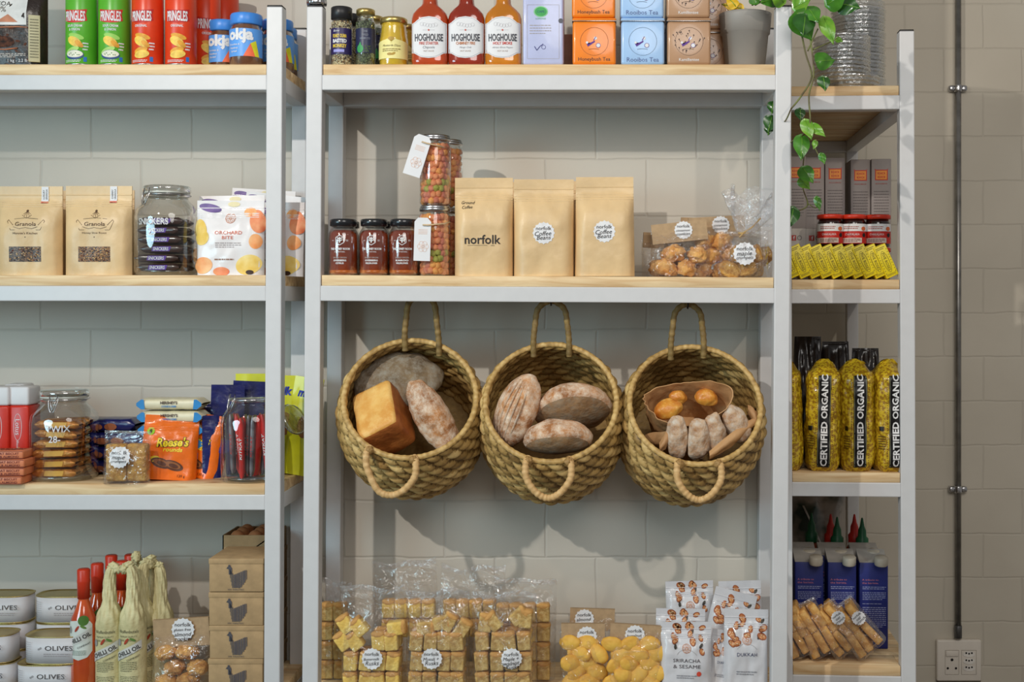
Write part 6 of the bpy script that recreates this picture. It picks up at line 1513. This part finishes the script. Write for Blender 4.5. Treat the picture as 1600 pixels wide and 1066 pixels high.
for k in range(10):
    px = 1391-k*16.6; z = Z+.0345*math.sin(.42)*.5+.001
    lab = 'slanting yellow tea packet, ' + od[k]
    if k == 0: tput(yb, px, .065, z, ry=-.42, rz=.0); yb['label'] = lab
    else: tdup(yb, px, .065+(.004 if k % 2 else 0), z, lab, ry=-.42)
# level 3: yellow coffee bags
Z = TT[2]+.0005
YB2 = mat((206, 176, 38), rough=.28, rgb2=(150, 110, 24), scale=130, coat=.4, bump=.5, bscale=26, thr=(.42, .58))
def cbag(seed, lab):
    t = thing('coffee_bag', lab, 'coffee bag'); W, D, H = .098, .15, .305
    def f(u, v):
        a = 2*PI*u; p = .62; ca, sa = math.cos(a), math.sin(a); x = math.copysign(abs(ca)**p, ca)*W/2; y = math.copysign(abs(sa)**p, sa)*D/2
        e = 1 if .06 < v < .82 else (.80+.2*(v/.06) if v <= .06 else max(.0, 1-((v-.82)/.18)**1.5)); k = 1+.13*nz(ca*1.6+seed, sa*1.6, v*4)+.07*nz(ca*5, sa*5+seed, v*12)
        return (x*k*(e*.55+.45 if v > .82 else e), y*k*max(e, .10), v*H*(1-(.03*abs(ca) if v > .9 else 0)))
    MB().grid(f, 64, 44, YB2, cu=True).build('foil_bag', t)
    g = MB(); g.grid(lambda u, v: ((-.022+.044*u)*(1+.3*v), .005*math.sin(u*9+seed)-.002-.010*v, H*.955+.014*v*math.sin(PI*u)+.005*nz(u*5, v, seed)), 14, 3, YB2); g.build('top_fold', t)
    def M(x, z, h):
        v = z/H; u = math.acos(max(-1, min(1, math.copysign(abs(2*x/W)**(1/.62), x))))/(2*PI); q = f(1-u, v); return (q[0], q[1]-h-.0008, q[2])
    s = MB(); s.rect(M, -.0175, .012, .0175, .262, BLK, h=.0008, nx=6, nz=30)
    for sd in (-1, 1): s.rect(M, sd*.0155-.0005, .014, sd*.0155+.0005, .260, mat((150, 150, 120)), h=.0014, nx=1, nz=26)
    s.text(M, 'CERTIFIED ORGANIC', 0, .140, .250, WINK, hgt=.0180, rot=PI/2, h=.0020, bold=.03)
    s.build('side_band', t); w_ = MB(); w_.rect(M, -.040, .112, -.031, .124, BLK, h=.0012, nx=2, nz=2); w_.greek(M, -.042, .06, -.027, .10, 6, mat((100, 76, 20)), seed=seed, h=.0012)
    for k in range(38):
        for sd in (-1, 1): w_.disc(M, sd*.0225, .02+k*.0062, .0011, mat((90, 70, 20)), h=.0012, n=6, rings=1)
    w_.build('print', t); return t
c1 = cbag(3, 'yellow foil coffee bag with a black side band in the middle of the row'); tput(c1, 1335, .085, Z, rz=.05)
c2 = cbag(9, 'yellow foil coffee bag leaning, second from the vine-side post'); tput(c2, 1284, .085, Z, rz=-.08, ry=.02)
tdup(c2, 1387, .085, Z, 'yellow foil coffee bag tight against the pipe-side post', rz=.1); tdup(c1, 1228, .085, Z, 'yellow foil coffee bag mostly hidden by the centre post', rz=-.1, ry=-.02)
DK = mat((34, 26, 24), rough=.3, var=.1, coat=.4, bump=.4, bscale=20)
for px, d, hh, lab in ((1262, .30, .36, 'black foil coffee bag standing behind the yellow ones near the vine-side post'), (1305, .31, .345, 'dark brown coffee bag with a pointed corner in the second row'), (1352, .32, .325, 'dark coffee bag behind the middle and end yellow bags')):
    t = thing('dark_coffee_bag', lab, 'coffee bag'); b = Pouch(.11, hh, .09, px, top=.97, crum=.012, nar=.3); g = MB(); b.mesh(g, DK); g.build('foil_bag', t)
    g = MB(); g.grid(lambda u, v: b.M((2*u-1)*b.wid(.95)*.9, hh*(.97+.02*v), .003*(1-abs(2*v-1))), 10, 3, DK); g.build('top_fold', t); tput(t, px, d, Z)
# level 4
Z = TT[3]+.0005
NB = mat((30, 40, 112), rough=.4, var=.04)
def oat_carton(lab):
    t = thing('milk_carton', lab, 'carton'); W, D, H = .080, .07, .245
    g = MB(); g.box(-W/2, W/2, -D/2, D/2, 0, H, NB, .002); g.build('carton', t)
    g = MB(); g.add([(-W/2, -D/2, H), (W/2, -D/2, H), (W/2, D/2, H+.025), (-W/2, D/2, H+.025), (-W/2, D/2, H), (W/2, D/2, H)], [(0, 1, 2, 3), (1, 5, 2), (0, 3, 4), (3, 2, 5, 4)], mat((170, 166, 160))); g.build('slanted_top', t)
    MB().lathe([(.018, H+.004), (.019, H+.006), (.019, H+.026), (.017, H+.028)], mat((186, 178, 162), rough=.4), 32, T=Matrix.Translation((.016, -.008, 0)) @ Matrix.Rotation(.2, 4, 'X')).build('screw_cap', t)
    M = flat(-D/2); g = MB(); pk = mat((200, 120, 140)); lt = mat((150, 156, 196))
    g.text(M, 'A tribute to', -.010, .196, .046, pk, hgt=.005); g.text(M, 'the barista.', -.010, .187, .046, pk, hgt=.005)
    for z0, z1, n, sd in ((.168, .178, 2, 3), (.138, .162, 5, 4), (.126, .130, 1, 5), (.06, .12, 11, 6)): g.greek(M, -.032, z0, .034, z1, n, lt, seed=sd, fill=.4)
    g.build('print', t); return t
oc = oat_carton('navy blue milk carton standing nearest the pipe side'); tput(oc, 1362, .20, Z)
tdup(oc, 1313, .20, Z, 'navy blue milk carton in the middle of the three'); tdup(oc, 1262, .20, Z, 'navy blue milk carton beside the centre post')
tdup(oc, 1350, .29, Z, 'navy carton in the second row, only its pale cap showing'); tdup(oc, 1300, .29, Z, 'navy carton in the second row behind the middle carton'); tdup(oc, 1252, .29, Z, 'navy carton in the second row by the centre post')
def squeeze(lab, body, tip):
    t = thing('squeeze_bottle', lab, 'bottle'); r = .03
    lathed('body', [(r-.002, 0), (r, .003), (r, .215), (r*.8, .235), (.014, .25)], body, t)
    lathed('nozzle', [(.018, .248), (.0185, .252), (.0185, .275), (.013, .282), (.012, .300), (.007, .312), (.003, .335), (.001, .338)], tip, t, 20, fn=lambda a, z: 1+.04*math.cos(a*10) if z < .28 else 1); return t
rs_ = squeeze('squeeze bottle with a red pointed nozzle behind the end navy carton', mat((150, 60, 30), rough=.3), mat((206, 44, 34), rough=.4)); tput(rs_, 1335, .42, Z)
gs = squeeze('squeeze bottle with a green pointed nozzle behind the end navy carton', mat((130, 60, 30), rough=.3), mat((24, 96, 60), rough=.4)); tput(gs, 1347, .36, Z)
tdup(rs_, 1298, .42, Z, 'squeeze bottle with a red nozzle behind the middle navy carton'); tdup(gs, 1308, .37, Z, 'squeeze bottle with a green nozzle behind the middle navy carton'); tdup(gs, 1268, .44, Z, 'squeeze bottle with a green nozzle in the shade near the centre post')
t = thing('snack_sack', 'large printed plastic sack lying in the shade behind the navy cartons', 'bag')
SK = mat((160, 150, 140), rough=.35, rgb2=(40, 60, 46), scale=9, thr=(.42, .55), coat=.4, bump=.5, bscale=12)
b = Pouch(.24, .42, .16, 12, block=False, top=.92, crum=.02); g = MB(); b.mesh(g, SK); g.build('sack', t)
g = MB(); g.tube([b.M(-.02+.09*k/10, .34-.20*k/10, .003) for k in range(11)], .006, mat((190, 184, 176), rough=.4), 6, ell=.3); g.build('sealed_edge', t); tput(t, 1262, .60, Z)
# biscuit bags in front
SB = bread_mat('oat_biscuit', (222, 172, 98), (184, 128, 60), (232, 196, 130), fs=12, amt=(.5, .72), fine=110)
fb = thing('oat_biscuit', 'thick golden oat biscuit bar in the bags at the tower bottom', 'biscuit', group='oat biscuit bars in the tower bags')
MB().box(-.011, .011, -.030, .030, -.034, .034, SB, .004, seg=2).build('bar', fb)
first = True; rnd = random.Random(9)
for i, (px, d, W, H_, lean, lab) in enumerate(((1258, .055, .085, .13, -.42, 'leaning clear bag of oat biscuits beside the centre post'), (1290, .050, .09, .15, -.50, 'leaning clear bag of oat biscuits second from the centre post'), (1326, .060, .095, .14, -.62, 'leaning clear bag of oat biscuits in the middle of the tower shelf'), (1362, .055, .10, .15, -.70, 'leaning clear bag of oat biscuits with a label, nearest the pipe side'))):
    t, b = clear_bag(lab, W, H_, .085, 260+i, name='oat_biscuit_bag', top=.97, loose=False); x, y = tw(px, d)
    off = Vector((W/2*math.sin(-lean)*.0, 0, W/2*abs(math.sin(lean))+.001)); t.location = (x, y, Z+off.z); t.rotation_euler = (0, lean, TROT)
    Rm = Matrix.Rotation(TROT, 4, 'Z') @ Matrix.Rotation(lean, 4, 'Y')
    for k in range(2):
        for q in range(3):
            p = t.location+Rm @ Vector((-.026+q*.026, rnd.uniform(-.004, .004), .038+k*.066)); rot = (Rm @ Matrix.Rotation(rnd.uniform(-.12, .12), 4, 'Y') @ Matrix.Rotation(rnd.uniform(-.2, .2), 4, 'Z')).to_euler()
            if first: fb.location = p; fb.rotation_euler = rot; first = False
            else: dup(fb, p, rot=rot)
    if i in (2, 3): sticker(t, lambda x, z, h: (x, -.046-h, z), .028, .10, .020, ['oat', 'crunch'])
